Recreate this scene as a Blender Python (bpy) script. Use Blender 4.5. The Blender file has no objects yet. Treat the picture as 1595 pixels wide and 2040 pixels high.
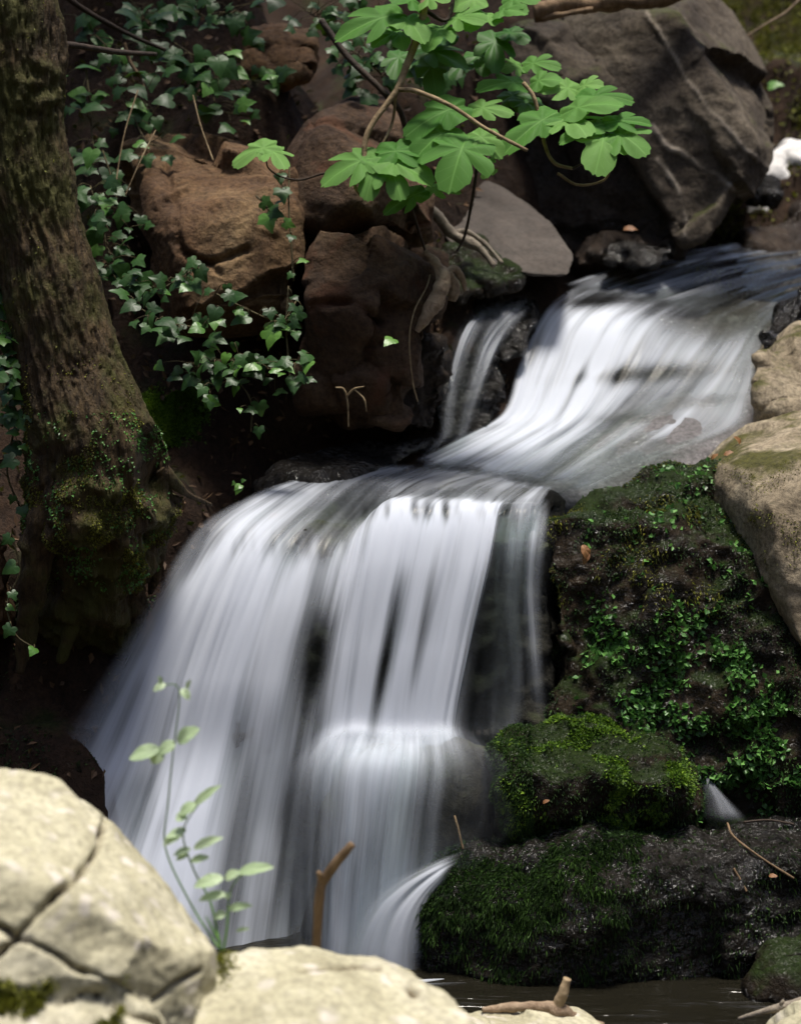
import bpy, bmesh, math, random
import numpy as np
from mathutils import Vector, Matrix, Euler

random.seed(7)
rng = np.random.default_rng(11)
SC = bpy.context.scene
COL = SC.collection

# ------------------------------------------------------------------ camera
PITCH = math.radians(10.0)
CAMZ = 2.0
FPX = 3847.0                      # focal length in photograph pixels (1595 x 2040)
cam_data = bpy.data.cameras.new('camera')
cam = bpy.data.objects.new('camera', cam_data)
COL.objects.link(cam)
cam.location = (0, 0, CAMZ)
cam.rotation_euler = (math.radians(90) - PITCH, 0, 0)
cam_data.sensor_fit = 'VERTICAL'
cam_data.sensor_height = 36.0
cam_data.lens = 36.0 * FPX / 2040.0
cam_data.clip_start = 0.05
cam_data.clip_end = 500
cam_data.dof.use_dof = True
cam_data.dof.focus_distance = 5.0
cam_data.dof.aperture_fstop = 2.4
SC.camera = cam

# ------------------------------------------------------------------ world and sun
SUN_DIR = Vector((0.10, -0.03, 0.95)).normalized()      # towards the sun
w = bpy.data.worlds.new('World'); SC.world = w; w.use_nodes = True
wn = w.node_tree; wn.nodes.clear()
sky = wn.nodes.new('ShaderNodeTexSky'); sky.sky_type = 'NISHITA'; sky.sun_disc = False
sky.sun_elevation = math.asin(SUN_DIR.z)
sky.sun_rotation = math.atan2(SUN_DIR.x, SUN_DIR.y)
sky.dust_density = 3.0; sky.air_density = 1.0; sky.ozone_density = 0.6
bg = wn.nodes.new('ShaderNodeBackground'); bg.inputs['Strength'].default_value = 0.125
wo = wn.nodes.new('ShaderNodeOutputWorld')
wn.links.new(sky.outputs[0], bg.inputs[0]); wn.links.new(bg.outputs[0], wo.inputs[0])
sl = bpy.data.lights.new('sun', 'SUN'); sl.energy = 4.4; sl.angle = math.radians(11.0); sl.color = (1.0, 0.95, 0.86)
sun = bpy.data.objects.new('sun', sl); COL.objects.link(sun)
sun.location = (0, 0, 20)
sun.rotation_euler = (-SUN_DIR).to_track_quat('-Z', 'Y').to_euler()
SC.view_settings.view_transform = 'Standard'; SC.view_settings.look = 'None'
SC.view_settings.exposure = 0.3; SC.view_settings.gamma = 1.0
SC.view_settings.use_curve_mapping = False
SC.cycles.use_denoising = True; SC.cycles.use_adaptive_sampling = True; SC.cycles.adaptive_threshold = 0.02
SC.cycles.max_bounces = 6; SC.cycles.transparent_max_bounces = 14
SC.cycles.diffuse_bounces = 3; SC.cycles.glossy_bounces = 2
SC.cycles.caustics_reflective = False; SC.cycles.caustics_refractive = False
SC.cycles.sample_clamp_indirect = 6.0

# ------------------------------------------------------------------ helpers
CP, SP = math.cos(PITCH), math.sin(PITCH)
def P(px, py, Y):
    """point of the place seen at photograph pixel (px, py), Y metres down the valley"""
    x = (px - 797.5) / FPX; y = (1020.0 - py) / FPX
    dx, dy, dz = x, CP + y * SP, -SP + y * CP
    t = Y / dy
    return np.array([dx * t, Y, CAMZ + dz * t])
def PL(pts): return np.array([P(*p[:3]) for p in pts])
def proj(V):
    """photograph pixel of world points"""
    d = V - np.array([0, 0, CAMZ])
    zc = d[:, 1] * CP - d[:, 2] * SP
    yc = d[:, 1] * SP + d[:, 2] * CP
    return np.stack([797.5 + FPX * d[:, 0] / zc, 1020 - FPX * yc / zc], 1)

_perm = np.random.default_rng(3).permutation(256); _perm = np.concatenate([_perm, _perm, _perm])
_grad = np.random.default_rng(4).normal(size=(256, 3)); _grad /= np.linalg.norm(_grad, axis=1)[:, None]
def gnoise(p):
    i = np.floor(p).astype(np.int64); f = p - i; i &= 255
    u = f * f * f * (f * (f * 6 - 15) + 10)
    out = 0
    for a in (0, 1):
        for b in (0, 1):
            for c in (0, 1):
                h = _perm[_perm[_perm[i[:, 0] + a] + i[:, 1] + b] + i[:, 2] + c]
                g = _grad[h]
                d = g[:, 0] * (f[:, 0] - a) + g[:, 1] * (f[:, 1] - b) + g[:, 2] * (f[:, 2] - c)
                wgt = (u[:, 0] if a else 1 - u[:, 0]) * (u[:, 1] if b else 1 - u[:, 1]) * (u[:, 2] if c else 1 - u[:, 2])
                out = out + d * wgt
    return out * 1.6
def fbm(p, octv=4, gain=0.5, lac=2.03):
    s = 0; a = 1.0; q = p.copy()
    for k in range(octv):
        s = s + a * gnoise(q); q = q * lac + 17.3; a *= gain
    return s
def ridged(p, octv=3):
    s = 0; a = 1.0; q = p.copy()
    for k in range(octv):
        s = s + a * (0.5 - np.abs(gnoise(q))); q = q * 2.1 + 5.7; a *= 0.5
    return s
def smooth01(x): x = np.clip(x, 0, 1); return x * x * (3 - 2 * x)

def crom(pts, m):
    """Catmull-Rom resample of n x d points to m points"""
    pts = np.asarray(pts, float); n = len(pts)
    if n == 2:
        t = np.linspace(0, 1, m)[:, None]; return pts[0] * (1 - t) + pts[1] * t
    t = np.linspace(0, n - 1 - 1e-9, m); i = t.astype(int); f = (t - i)[:, None]
    e = np.vstack([2 * pts[0] - pts[1], pts, 2 * pts[-1] - pts[-2]])
    a, b, c, d = e[i], e[i + 1], e[i + 2], e[i + 3]
    return 0.5 * (2 * b + (c - a) * f + (2 * a - 5 * b + 4 * c - d) * f ** 2 + (3 * b - a - 3 * c + d) * f ** 3)

def np_mesh(name, V, F, smooth=True, uv=None, attrs=None):
    V = np.asarray(V, np.float32); F = np.asarray(F, np.int32); k = F.shape[1]
    me = bpy.data.meshes.new(name)
    me.vertices.add(len(V)); me.vertices.foreach_set('co', V.ravel())
    me.loops.add(F.size); me.loops.foreach_set('vertex_index', F.ravel())
    me.polygons.add(len(F)); me.polygons.foreach_set('loop_start', np.arange(0, F.size, k, dtype=np.int32))
    me.polygons.foreach_set('use_smooth', np.full(len(F), smooth, dtype=bool))
    me.update(calc_edges=True)
    if uv is not None:
        l = me.uv_layers.new(name='UVMap'); l.data.foreach_set('uv', np.asarray(uv, np.float32)[F.ravel()].ravel())
    for nme, arr in (attrs or {}).items():
        a = me.attributes.new(nme, 'FLOAT', 'POINT'); a.data.foreach_set('value', np.asarray(arr, np.float32))
    return me

def tag(o, label=None, cat=None, group=None, kind=None):
    if label: o['label'] = label
    if cat: o['category'] = cat
    if group: o['group'] = group
    if kind: o['kind'] = kind
    return o
def thing(name, loc, label=None, cat=None, group=None, kind=None):
    o = bpy.data.objects.new(name, None); COL.objects.link(o); o.location = Vector(loc)
    o.empty_display_size = 0.05
    return tag(o, label, cat, group, kind)
def world_loc(o):
    l = Vector(o.location)
    while o.parent: o = o.parent; l += Vector(o.location)
    return np.array(l)
def add(name, V, F, mat, parent=None, label=None, cat=None, group=None, kind=None, uv=None, attrs=None, smooth=True):
    V = np.asarray(V, float)
    if parent is None:
        org = np.array([V[:, 0].mean(), V[:, 1].mean(), V[:, 2].min()])
    else:
        org = world_loc(parent)
    me = np_mesh(name, V - org, F, smooth, uv, attrs)
    me.materials.append(mat)
    o = bpy.data.objects.new(name, me); COL.objects.link(o)
    if parent is None: o.location = org
    else: o.parent = parent
    return tag(o, label, cat, group, kind)

def tube(pts, rad, seg=10, m=None, wob=0.0, wscale=20.0):
    """tapered round limb along world points; returns V, F (quads, ends pinched)"""
    pts = np.asarray(pts, float); m = m or max(8, 6 * len(pts))
    rad = np.asarray(rad if np.ndim(rad) else [rad] * len(pts), float)
    C = crom(np.hstack([pts, rad[:, None]]), m); R = np.maximum(C[:, 3], 1e-4); C = C[:, :3]
    T = np.gradient(C, axis=0); T /= np.linalg.norm(T, axis=1)[:, None] + 1e-12
    ref = np.array([0, 1, 0.1]) if abs(T[0][1]) < 0.8 else np.array([1, 0, 0])
    N = np.zeros_like(T); n = np.cross(T[0], ref); n /= np.linalg.norm(n); N[0] = n
    for i in range(1, m):
        n = N[i - 1] - T[i] * np.dot(N[i - 1], T[i]); N[i] = n / (np.linalg.norm(n) + 1e-12)
    B = np.cross(T, N)
    th = np.linspace(0, 2 * np.pi, seg, endpoint=False)
    V = C[:, None, :] + R[:, None, None] * (np.cos(th)[None, :, None] * N[:, None, :] + np.sin(th)[None, :, None] * B[:, None, :])
    V = V.reshape(-1, 3)
    if wob:
        ctr = np.repeat(C, seg, 0); d = V - ctr
        V = ctr + d * (1 + wob * fbm(V * wscale, 3))[:, None]
    F = []
    for i in range(m - 1):
        for j in range(seg):
            F.append((i * seg + j, i * seg + (j + 1) % seg, (i + 1) * seg + (j + 1) % seg, (i + 1) * seg + j))
    c0 = len(V); V = np.vstack([V, C[0], C[-1]])
    for j in range(seg):
        F.append((c0, (j + 1) % seg, j, j)); F.append((c0 + 1, (m - 1) * seg + j, (m - 1) * seg + (j + 1) % seg, (m - 1) * seg + (j + 1) % seg))
    F = np.array(F)
    quads = F[:-2 * seg]; caps = F[-2 * seg:][:, :3]
    # one face size per mesh: split quads to triangles
    tri = np.vstack([quads[:, [0, 1, 2]], quads[:, [0, 2, 3]], caps])
    return V, tri
def join(*vf):
    Vs, Fs, o = [], [], 0
    for V, F in vf: Vs.append(V); Fs.append(np.asarray(F) + o); o += len(V)
    return np.vstack(Vs), np.vstack(Fs)

# ------------------------------------------------------------------ materials
def new_mat(name):
    m = bpy.data.materials.new(name); m.use_nodes = True; nt = m.node_tree; nt.nodes.clear()
    out = nt.nodes.new('ShaderNodeOutputMaterial')
    return m, nt, out
class NB:
    def __init__(s, nt): s.nt = nt
    def n(s, t, **kw):
        x = s.nt.nodes.new(t)
        for k, v in kw.items(): setattr(x, k, v)
        return x
    def l(s, a, b): s.nt.links.new(a, b)
    def noise(s, vec, scale, detail=6, rough=0.55, dist=0.0):
        x = s.n('ShaderNodeTexNoise'); x.inputs['Scale'].default_value = scale
        x.inputs['Detail'].default_value = detail; x.inputs['Roughness'].default_value = rough
        x.inputs['Distortion'].default_value = dist
        s.l(vec, x.inputs['Vector']); return x.outputs[0]
    def ramp(s, fac, stops):
        x = s.n('ShaderNodeValToRGB'); r = x.color_ramp
        while len(r.elements) < len(stops): r.elements.new(0.5)
        for e, (p, c) in zip(r.elements, stops):
            e.position = p; e.color = (*c, 1) if len(c) == 3 else c
        s.l(fac, x.inputs[0]); return x.outputs[0]
    def rng(s, v, a, b, c=0.0, d=1.0, smooth=True):
        x = s.n('ShaderNodeMapRange'); x.interpolation_type = 'SMOOTHSTEP' if smooth else 'LINEAR'
        for i, q in zip((1, 2, 3, 4), (a, b, c, d)): x.inputs[i].default_value = q
        s.l(v, x.inputs[0]); return x.outputs[0]
    def math(s, op, a, b=None, clamp=False):
        x = s.n('ShaderNodeMath', operation=op); x.use_clamp = clamp
        for i, q in enumerate((a, b)):
            if q is None: continue
            if isinstance(q, (int, float)): x.inputs[i].default_value = q
            else: s.l(q, x.inputs[i])
        return x.outputs[0]
    def mix(s, fac, a, b, mode='MIX'):
        x = s.n('ShaderNodeMix', data_type='RGBA', blend_type=mode)
        for i, q in ((0, fac), (6, a), (7, b)):
            if isinstance(q, (int, float)): x.inputs[i].default_value = q
            elif isinstance(q, tuple): x.inputs[i].default_value = (*q, 1)
            else: s.l(q, x.inputs[i])
        return x.outputs[2]
    def attr(s, name):
        x = s.n('ShaderNodeAttribute'); x.attribute_name = name; return x
    def bump(s, h, strength, dist, nrm=None):
        x = s.n('ShaderNodeBump'); x.inputs['Strength'].default_value = strength; x.inputs['Distance'].default_value = dist
        s.l(h, x.inputs['Height'])
        if nrm: s.l(nrm, x.inputs['Normal'])
        return x.outputs[0]

def rock_mat(name, c1, c2, c3, rough=0.85, wet=0.0, moss=0.0, moss_col=(0.05, 0.07, 0.012), spots=None, vein=(0.34, 0.29, 0.235), bump=1.0, grain=1.0, tint=None, vamt=0.0, speck=0.8):
    m, nt, out = new_mat(name); b = NB(nt)
    tc = b.n('ShaderNodeTexCoord').outputs['Object']
    n1 = b.noise(tc, 3.2, 8, 0.6, 0.6); n2 = b.noise(tc, 14, 8, 0.62, 0.3); n3 = b.noise(tc, 70 * grain, 5, 0.7)
    col = b.ramp(n1, [(0.30, c1), (0.48, c2), (0.68, c3)])
    col = b.mix(b.rng(n2, 0.35, 0.72), b.mix(0.45, col, c1), col)
    dark = b.mix(b.rng(n3, 0.34, 0.62), (0.45, 0.43, 0.42), (1.1, 1.08, 1.05))
    col = b.mix(speck, col, dark, 'MULTIPLY')
    if tint:                                     # rusty mineral stain
        col = b.mix(b.rng(b.noise(tc, 5.5, 6, 0.6, 1.0), 0.52, 0.68), col, tint)
    if spots:                                    # lichen / pale scars
        v = b.n('ShaderNodeTexVoronoi'); v.inputs['Scale'].default_value = 19; 
        mp = b.n('ShaderNodeVectorMath', operation='ADD')
        nz = b.n('ShaderNodeTexNoise'); nz.inputs['Scale'].default_value = 9; b.l(tc, nz.inputs['Vector'])
        sc_ = b.n('ShaderNodeVectorMath', operation='SCALE'); sc_.inputs['Scale'].default_value = 0.14
        b.l(nz.outputs['Color'], sc_.inputs[0]); b.l(tc, mp.inputs[0]); b.l(sc_.outputs[0], mp.inputs[1])
        b.l(mp.outputs[0], v.inputs['Vector'])
        k = b.math('MULTIPLY', b.rng(v.outputs['Distance'], 0.42, 0.16), b.rng(b.noise(tc, 5, 3), 0.42, 0.56))
        col = b.mix(b.math('MULTIPLY', k, 0.8), col, spots)
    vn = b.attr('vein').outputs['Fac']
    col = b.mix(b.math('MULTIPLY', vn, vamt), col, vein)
    geo = b.n('ShaderNodeNewGeometry')
    sep = b.n('ShaderNodeSeparateXYZ'); b.l(geo.outputs['Normal'], sep.inputs[0])
    R = b.rng(n2, 0.3, 0.7, rough - 0.1, min(1, rough + 0.08))
    if moss > 0:
        mz = b.math('ADD', b.math('MULTIPLY', sep.outputs['Z'], 0.35), b.noise(tc, 5, 8, 0.65))
        mf = b.rng(mz, 0.78 - 0.34 * moss, 0.95 - 0.34 * moss)
        mc = b.mix(b.rng(n3, 0.3, 0.7), tuple(x * 0.45 for x in moss_col), moss_col)
        col = b.mix(mf, col, mc)
    bs = b.n('ShaderNodeBsdfPrincipled')
    b.l(col, bs.inputs['Base Color'])
    b.l(R, bs.inputs['Roughness'])
    bs.inputs['Specular IOR Level'].default_value = 0.25 if wet <= 0 else 0.06
    if wet > 0:
        wf = b.rng(b.noise(tc, 9, 4), 0.40, 0.60, 0.35 * wet, wet)
        b.l(wf, bs.inputs['Coat Weight']); bs.inputs['Coat Roughness'].default_value = 0.06; bs.inputs['Coat IOR'].default_value = 1.6
    h = b.math('ADD', b.math('MULTIPLY', n2, 1.0), b.math('MULTIPLY', n3, 0.25))
    nb = b.bump(h, 0.55 * bump, 0.03)
    nb = b.bump(b.noise(tc, 190 * grain, 4, 0.7), 0.35 * bump, 0.006, nb)
    b.l(nb, bs.inputs['Normal'])
    if wet > 0: b.l(b.bump(b.noise(tc, 52, 2, 0.5), 1.0, 0.03, nb), bs.inputs['Coat Normal'])
    b.l(bs.outputs[0], out.inputs[0])
    return m

def leaf_mat(name, c1, c2, rough=0.4, trans=0.35, vein=True, spec=0.5):
    m, nt, out = new_mat(name); b = NB(nt)
    tc = b.n('ShaderNodeTexCoord').outputs['Object']
    oi = b.n('ShaderNodeObjectInfo').outputs['Random']
    at = b.attr('rnd').outputs['Fac']
    r = b.math('FRACT', b.math('ADD', oi, at))
    col = b.mix(r, c1, c2)
    col = b.mix(b.math('MULTIPLY', b.noise(tc, 6, 4), 0.35), col, tuple(x * 0.55 for x in c1))
    if vein:
        sep = b.n('ShaderNodeSeparateXYZ'); b.l(tc, sep.inputs[0])
        ax = b.math('ABSOLUTE', sep.outputs['X'])
        mid = b.rng(ax, 0.022, 0.006)
        k = b.math('SUBTRACT', b.math('MULTIPLY', sep.outputs['Y'], 6.0), b.math('MULTIPLY', ax, 5.0))
        fr = b.math('ABSOLUTE', b.math('SUBTRACT', b.math('FRACT', k), 0.5))
        side = b.rng(fr, 0.06, 0.01)
        vv = b.math('MULTIPLY', b.math('MAXIMUM', mid, b.math('MULTIPLY', side, 0.4)), 0.22)
        col = b.mix(vv, col, tuple(min(1, x * 1.7 + 0.03) for x in c2))
    bs = b.n('ShaderNodeBsdfPrincipled'); b.l(col, bs.inputs['Base Color'])
    bs.inputs['Roughness'].default_value = rough; bs.inputs['Specular IOR Level'].default_value = spec
    tr = b.n('ShaderNodeBsdfTranslucent'); tcx = b.mix(0.5, col, (0.16, 0.32, 0.02)); b.l(tcx, tr.inputs[0])
    mx = b.n('ShaderNodeMixShader'); mx.inputs[0].default_value = trans
    b.l(bs.outputs[0], mx.inputs[1]); b.l(tr.outputs[0], mx.inputs[2]); b.l(mx.outputs[0], out.inputs[0])
    return m

def moss_mat(name, c1, c2, c3, trans=0.25, rough=0.6, spec=0.4):
    m, nt, out = new_mat(name); b = NB(nt)
    tc = b.n('ShaderNodeTexCoord').outputs['Object']
    at = b.attr('rnd').outputs['Fac']
    col = b.ramp(b.math('ADD', b.math('MULTIPLY', at, 0.5), b.math('MULTIPLY', b.noise(tc, 7, 4), 0.6)), [(0.3, c1), (0.55, c2), (0.85, c3)])
    bs = b.n('ShaderNodeBsdfPrincipled'); b.l(col, bs.inputs['Base Color'])
    bs.inputs['Roughness'].default_value = rough; bs.inputs['Specular IOR Level'].default_value = spec
    tr = b.n('ShaderNodeBsdfTranslucent'); b.l(col, tr.inputs[0])
    mx = b.n('ShaderNodeMixShader'); mx.inputs[0].default_value = trans
    b.l(bs.outputs[0], mx.inputs[1]); b.l(tr.outputs[0], mx.inputs[2]); b.l(mx.outputs[0], out.inputs[0])
    return m

def wood_mat(name, c1, c2, rough=0.8, streak=(60, 60, 5), moss=0.0, bump=0.6):
    m, nt, out = new_mat(name); b = NB(nt)
    tc = b.n('ShaderNodeTexCoord').outputs['Object']
    mp = b.n('ShaderNodeMapping'); mp.inputs['Scale'].default_value = streak; b.l(tc, mp.inputs['Vector'])
    n1 = b.noise(mp.outputs[0], 1.0, 8, 0.6, 0.8); n2 = b.noise(tc, 7, 6, 0.6)
    col = b.ramp(n1, [(0.32, c1), (0.66, c2)])
    col = b.mix(b.rng(n2, 0.3, 0.75), b.mix(0.6, col, tuple(x * 0.5 for x in c1)), col)
    if moss:
        col = b.mix(b.math('MULTIPLY', b.rng(b.noise(tc, 4.5, 8, 0.65), 0.45, 0.62), moss), col, (0.055, 0.055, 0.010))
    bs = b.n('ShaderNodeBsdfPrincipled'); b.l(col, bs.inputs['Base Color']); bs.inputs['Roughness'].default_value = rough
    bs.inputs['Specular IOR Level'].default_value = 0.3
    b.l(b.bump(b.math('ADD', n1, b.math('MULTIPLY', b.noise(tc, 150, 4), 0.3)), bump, 0.01), bs.inputs['Normal'])
    b.l(bs.outputs[0], out.inputs[0])
    return m

def water_mat(name, seed=0.0, white=(0.78, 0.82, 0.91), film=0.55, streak=1.0, tint=(0.86, 0.9, 0.88), frough=0.16):
    """running water: clear glossy film, turning to white, aerated on the falls, partly painted glints on the stream, where attribute 'dens' is high; UV = metres across, along"""
    m, nt, out = new_mat(name); b = NB(nt)
    uv = b.n('ShaderNodeUVMap').outputs[0]
    def st(su, sv, off, det=3):
        mp = b.n('ShaderNodeMapping'); mp.inputs['Scale'].default_value = (su, sv, 1)
        mp.inputs['Location'].default_value = (off + seed, off * 1.7 + seed, seed)
        b.l(uv, mp.inputs['Vector']); return b.noise(mp.outputs[0], 1.0, det, 0.55, 0.15)
    a = st(26, 0.9, 1.3, 2); c = st(85, 1.6, 4.1, 2); d = st(260, 3.5, 9.2, 2)
    s = b.math('ADD', b.math('MULTIPLY', b.math('SUBTRACT', a, 0.5), 1.5 * streak), b.math('MULTIPLY', b.math('SUBTRACT', c, 0.5), 0.55 * streak))
    s = b.math('ADD', s, b.math('MULTIPLY', b.math('SUBTRACT', d, 0.5), 0.16 * streak))
    s = b.math('ADD', s, b.math('MULTIPLY', b.math('SUBTRACT', st(7, 2.2, 13.7, 2), 0.5), 1.5 * streak))
    dens = b.attr('dens').outputs['Fac']; edge = b.attr('edge').outputs['Fac']
    k = b.math('MULTIPLY', dens, b.math('ADD', 1.0, b.math('MULTIPLY', s, b.math('SUBTRACT', 1.6, b.math('MULTIPLY', dens, 0.6)))))
    wf = b.math('MULTIPLY', b.rng(k, 0.0, 1.05), edge, True)
    df = b.n('ShaderNodeBsdfDiffuse'); df.inputs[0].default_value = (*white, 1)
    tr = b.n('ShaderNodeBsdfTranslucent'); tr.inputs[0].default_value = (*white, 1)
    mw = b.n('ShaderNodeMixShader'); mw.inputs[0].default_value = 0.35
    b.l(df.outputs[0], mw.inputs[1]); b.l(tr.outputs[0], mw.inputs[2])
    tp = b.n('ShaderNodeBsdfTransparent'); tp.inputs[0].default_value = (*tint, 1)
    if film > 0.06:
        gl = b.n('ShaderNodeBsdfGlossy'); gl.inputs['Roughness'].default_value = frough
        gl.inputs[0].default_value = (1, 0.97, 0.92, 1)
        bn = b.bump(a, 0.35, 0.02)
        b.l(bn, gl.inputs['Normal'])
        fr = b.n('ShaderNodeFresnel'); fr.inputs[0].default_value = 1.33; b.l(bn, fr.inputs['Normal'])
        mf = b.n('ShaderNodeMixShader'); b.l(b.math('MULTIPLY', b.math('MULTIPLY', fr.outputs[0], film * 2.0, True), edge), mf.inputs[0])
        b.l(tp.outputs[0], mf.inputs[1]); b.l(gl.outputs[0], mf.inputs[2])
    else:
        mf = tp
    # outside the sheet (edge = 0) nothing is there
    tp2 = b.n('ShaderNodeBsdfTransparent')
    me_ = b.n('ShaderNodeMixShader'); b.l(edge, me_.inputs[0]); b.l(tp2.outputs[0], me_.inputs[1]); b.l(mf.outputs[0], me_.inputs[2])
    mx = b.n('ShaderNodeMixShader'); b.l(wf, mx.inputs[0]); b.l(me_.outputs[0], mx.inputs[1]); b.l(mw.outputs[0], mx.inputs[2])
    b.l(mx.outputs[0], out.inputs[0])
    return m

M = {}
M['brown'] = rock_mat('brown_rock', (0.036, 0.020, 0.012), (0.088, 0.052, 0.030), (0.19, 0.13, 0.082), moss=-0.1, tint=(0.085, 0.038, 0.02), bump=1.4)
M['tan_brown'] = rock_mat('tan_brown_rock', (0.055, 0.030, 0.016), (0.15, 0.085, 0.043), (0.30, 0.205, 0.11), moss=-0.1, bump=1.4)
M['grey'] = rock_mat('grey_slab_rock', (0.036, 0.027, 0.020), (0.085, 0.068, 0.051), (0.18, 0.15, 0.113), moss=0.1, moss_col=(0.06, 0.06, 0.02), vamt=1.0)
M['smooth'] = rock_mat('smooth_grey_rock', (0.05, 0.042, 0.036), (0.085, 0.071, 0.062), (0.13, 0.11, 0.096), bump=0.6, speck=0.4)
M['dark'] = rock_mat('dark_rock', (0.018, 0.013, 0.010), (0.04, 0.03, 0.023), (0.08, 0.06, 0.045), wet=0.3)
M['wet'] = rock_mat('wet_black_rock', (0.005, 0.0045, 0.004), (0.011, 0.009, 0.007), (0.022, 0.017, 0.012), rough=0.6, wet=0.8, bump=1.3, moss=-0.1, moss_col=(0.02, 0.025, 0.010))
M['bed'] = rock_mat('stream_bed_rock', (0.03, 0.024, 0.02), (0.075, 0.063, 0.06), (0.17, 0.145, 0.15), rough=0.5, wet=0.8, bump=0.7)
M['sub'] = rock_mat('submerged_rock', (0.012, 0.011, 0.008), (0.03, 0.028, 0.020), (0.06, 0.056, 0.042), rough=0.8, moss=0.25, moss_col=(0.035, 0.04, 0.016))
M['apron'] = rock_mat('apron_rock', (0.085, 0.08, 0.08), (0.17, 0.16, 0.165), (0.29, 0.275, 0.285), rough=0.5, wet=0.8, bump=0.5)
M['mossrock'] = rock_mat('mossy_dark_rock', (0.010, 0.008, 0.006), (0.022, 0.016, 0.010), (0.05, 0.034, 0.020), rough=0.75, wet=0.4, moss=0.5, moss_col=(0.018, 0.030, 0.006), bump=1.4)
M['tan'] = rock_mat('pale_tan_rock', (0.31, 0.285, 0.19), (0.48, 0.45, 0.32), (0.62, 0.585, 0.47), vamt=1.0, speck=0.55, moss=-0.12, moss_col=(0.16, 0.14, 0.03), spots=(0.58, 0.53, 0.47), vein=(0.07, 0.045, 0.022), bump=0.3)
M['tan2'] = rock_mat('tan_bank_rock', (0.17, 0.135, 0.09), (0.33, 0.275, 0.195), (0.45, 0.39, 0.29), moss=0.1, moss_col=(0.075, 0.07, 0.015), bump=0.8)
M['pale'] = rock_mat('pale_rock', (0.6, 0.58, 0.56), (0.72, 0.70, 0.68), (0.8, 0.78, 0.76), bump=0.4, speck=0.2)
M['earth'] = rock_mat('earth', (0.016, 0.009, 0.006), (0.038, 0.021, 0.012), (0.07, 0.041, 0.024), rough=0.95, moss=0.12, moss_col=(0.03, 0.035, 0.008), bump=1.8)
M['bark'] = wood_mat('bark', (0.020, 0.012, 0.006), (0.12, 0.077, 0.033), streak=(95, 95, 9), moss=0.9, bump=1.0)
M['root'] = wood_mat('root_wood', (0.22, 0.145, 0.09), (0.50, 0.38, 0.26), streak=(40, 40, 40))
M['deadwood'] = wood_mat('dead_wood', (0.11, 0.068, 0.036), (0.31, 0.205, 0.115), streak=(50, 50, 12))
M['cutwood'] = wood_mat('cut_wood', (0.38, 0.27, 0.15), (0.55, 0.42, 0.27), streak=(40, 40, 8), bump=0.3)
M['twig'] = wood_mat('twig_bark', (0.18, 0.12, 0.06), (0.44, 0.33, 0.19), streak=(30, 30, 30))
M['darktwig'] = wood_mat('dark_twig', (0.025, 0.017, 0.012), (0.075, 0.05, 0.035), streak=(30, 30, 30))
M['vinestem'] = wood_mat('ivy_stem', (0.05, 0.04, 0.018), (0.13, 0.105, 0.045), streak=(30, 30, 30))
M['greystick'] = wood_mat('grey_stick', (0.16, 0.13, 0.10), (0.42, 0.36, 0.28), streak=(40, 40, 40))
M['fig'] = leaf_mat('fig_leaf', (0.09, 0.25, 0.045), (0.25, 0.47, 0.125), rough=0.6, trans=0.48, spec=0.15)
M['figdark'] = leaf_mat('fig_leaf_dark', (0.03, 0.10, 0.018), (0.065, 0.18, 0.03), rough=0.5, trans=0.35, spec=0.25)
M['ivy'] = leaf_mat('ivy_leaf', (0.014, 0.042, 0.010), (0.042, 0.105, 0.024), rough=0.42, trans=0.18, spec=0.28)
M['ivyyoung'] = leaf_mat('ivy_leaf_young', (0.07, 0.19, 0.025), (0.13, 0.28, 0.045), rough=0.4, trans=0.3)
M['sapling'] = leaf_mat('sapling_leaf', (0.42, 0.56, 0.31), (0.54, 0.66, 0.42), rough=0.45, trans=0.35)
M['litter'] = leaf_mat('leaf_litter', (0.04, 0.02, 0.010), (0.19, 0.10, 0.045), rough=0.7, trans=0.1, vein=False)
M['orangeleaf'] = leaf_mat('orange_leaf', (0.22, 0.095, 0.035), (0.30, 0.14, 0.05), rough=0.6, trans=0.2)
M['shade_crown'] = leaf_mat('crown_leaf', (0.04, 0.10, 0.018), (0.09, 0.18, 0.03), rough=0.5, trans=0.35, vein=False)
M['moss'] = moss_mat('moss_deep', (0.010, 0.022, 0.006), (0.022, 0.05, 0.010), (0.06, 0.13, 0.02))
M['mossbright'] = moss_mat('moss_bright', (0.018, 0.04, 0.005), (0.075, 0.16, 0.014), (0.24, 0.38, 0.03))
M['creeper'] = moss_mat('creeper', (0.03, 0.08, 0.016), (0.08, 0.21, 0.045), (0.16, 0.36, 0.08), rough=0.4)
M['olive'] = moss_mat('moss_olive', (0.05, 0.055, 0.008), (0.12, 0.125, 0.014), (0.27, 0.28, 0.03))
M['fall'] = water_mat('white_water', 0.0, film=0.16, streak=0.85, frough=0.3)
M['fall2'] = water_mat('white_water_inner', 31.0, film=0.0, streak=0.85)
M['film'] = water_mat('stream_water', 7.0, film=0.6, streak=1.5, frough=0.08)  # strong white streaks also imitate bright sky reflections

def pool_mat():
    m, nt, out = new_mat('pool_water'); b = NB(nt)
    tc = b.n('ShaderNodeTexCoord').outputs['Object']
    mp = b.n('ShaderNodeMapping'); mp.inputs['Scale'].default_value = (3.0, 22, 1); b.l(tc, mp.inputs[0])
    bs = b.n('ShaderNodeBsdfPrincipled'); bs.inputs['Base Color'].default_value = (0.010, 0.009, 0.006, 1)
    bs.inputs['Roughness'].default_value = 0.06; bs.inputs['IOR'].default_value = 1.33
    b.l(b.bump(b.noise(mp.outputs[0], 1.0, 4, 0.5, 0.4), 0.9, 0.02), bs.inputs['Normal'])
    b.l(bs.outputs[0], out.inputs[0]); return m
M['pool'] = pool_mat()

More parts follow.
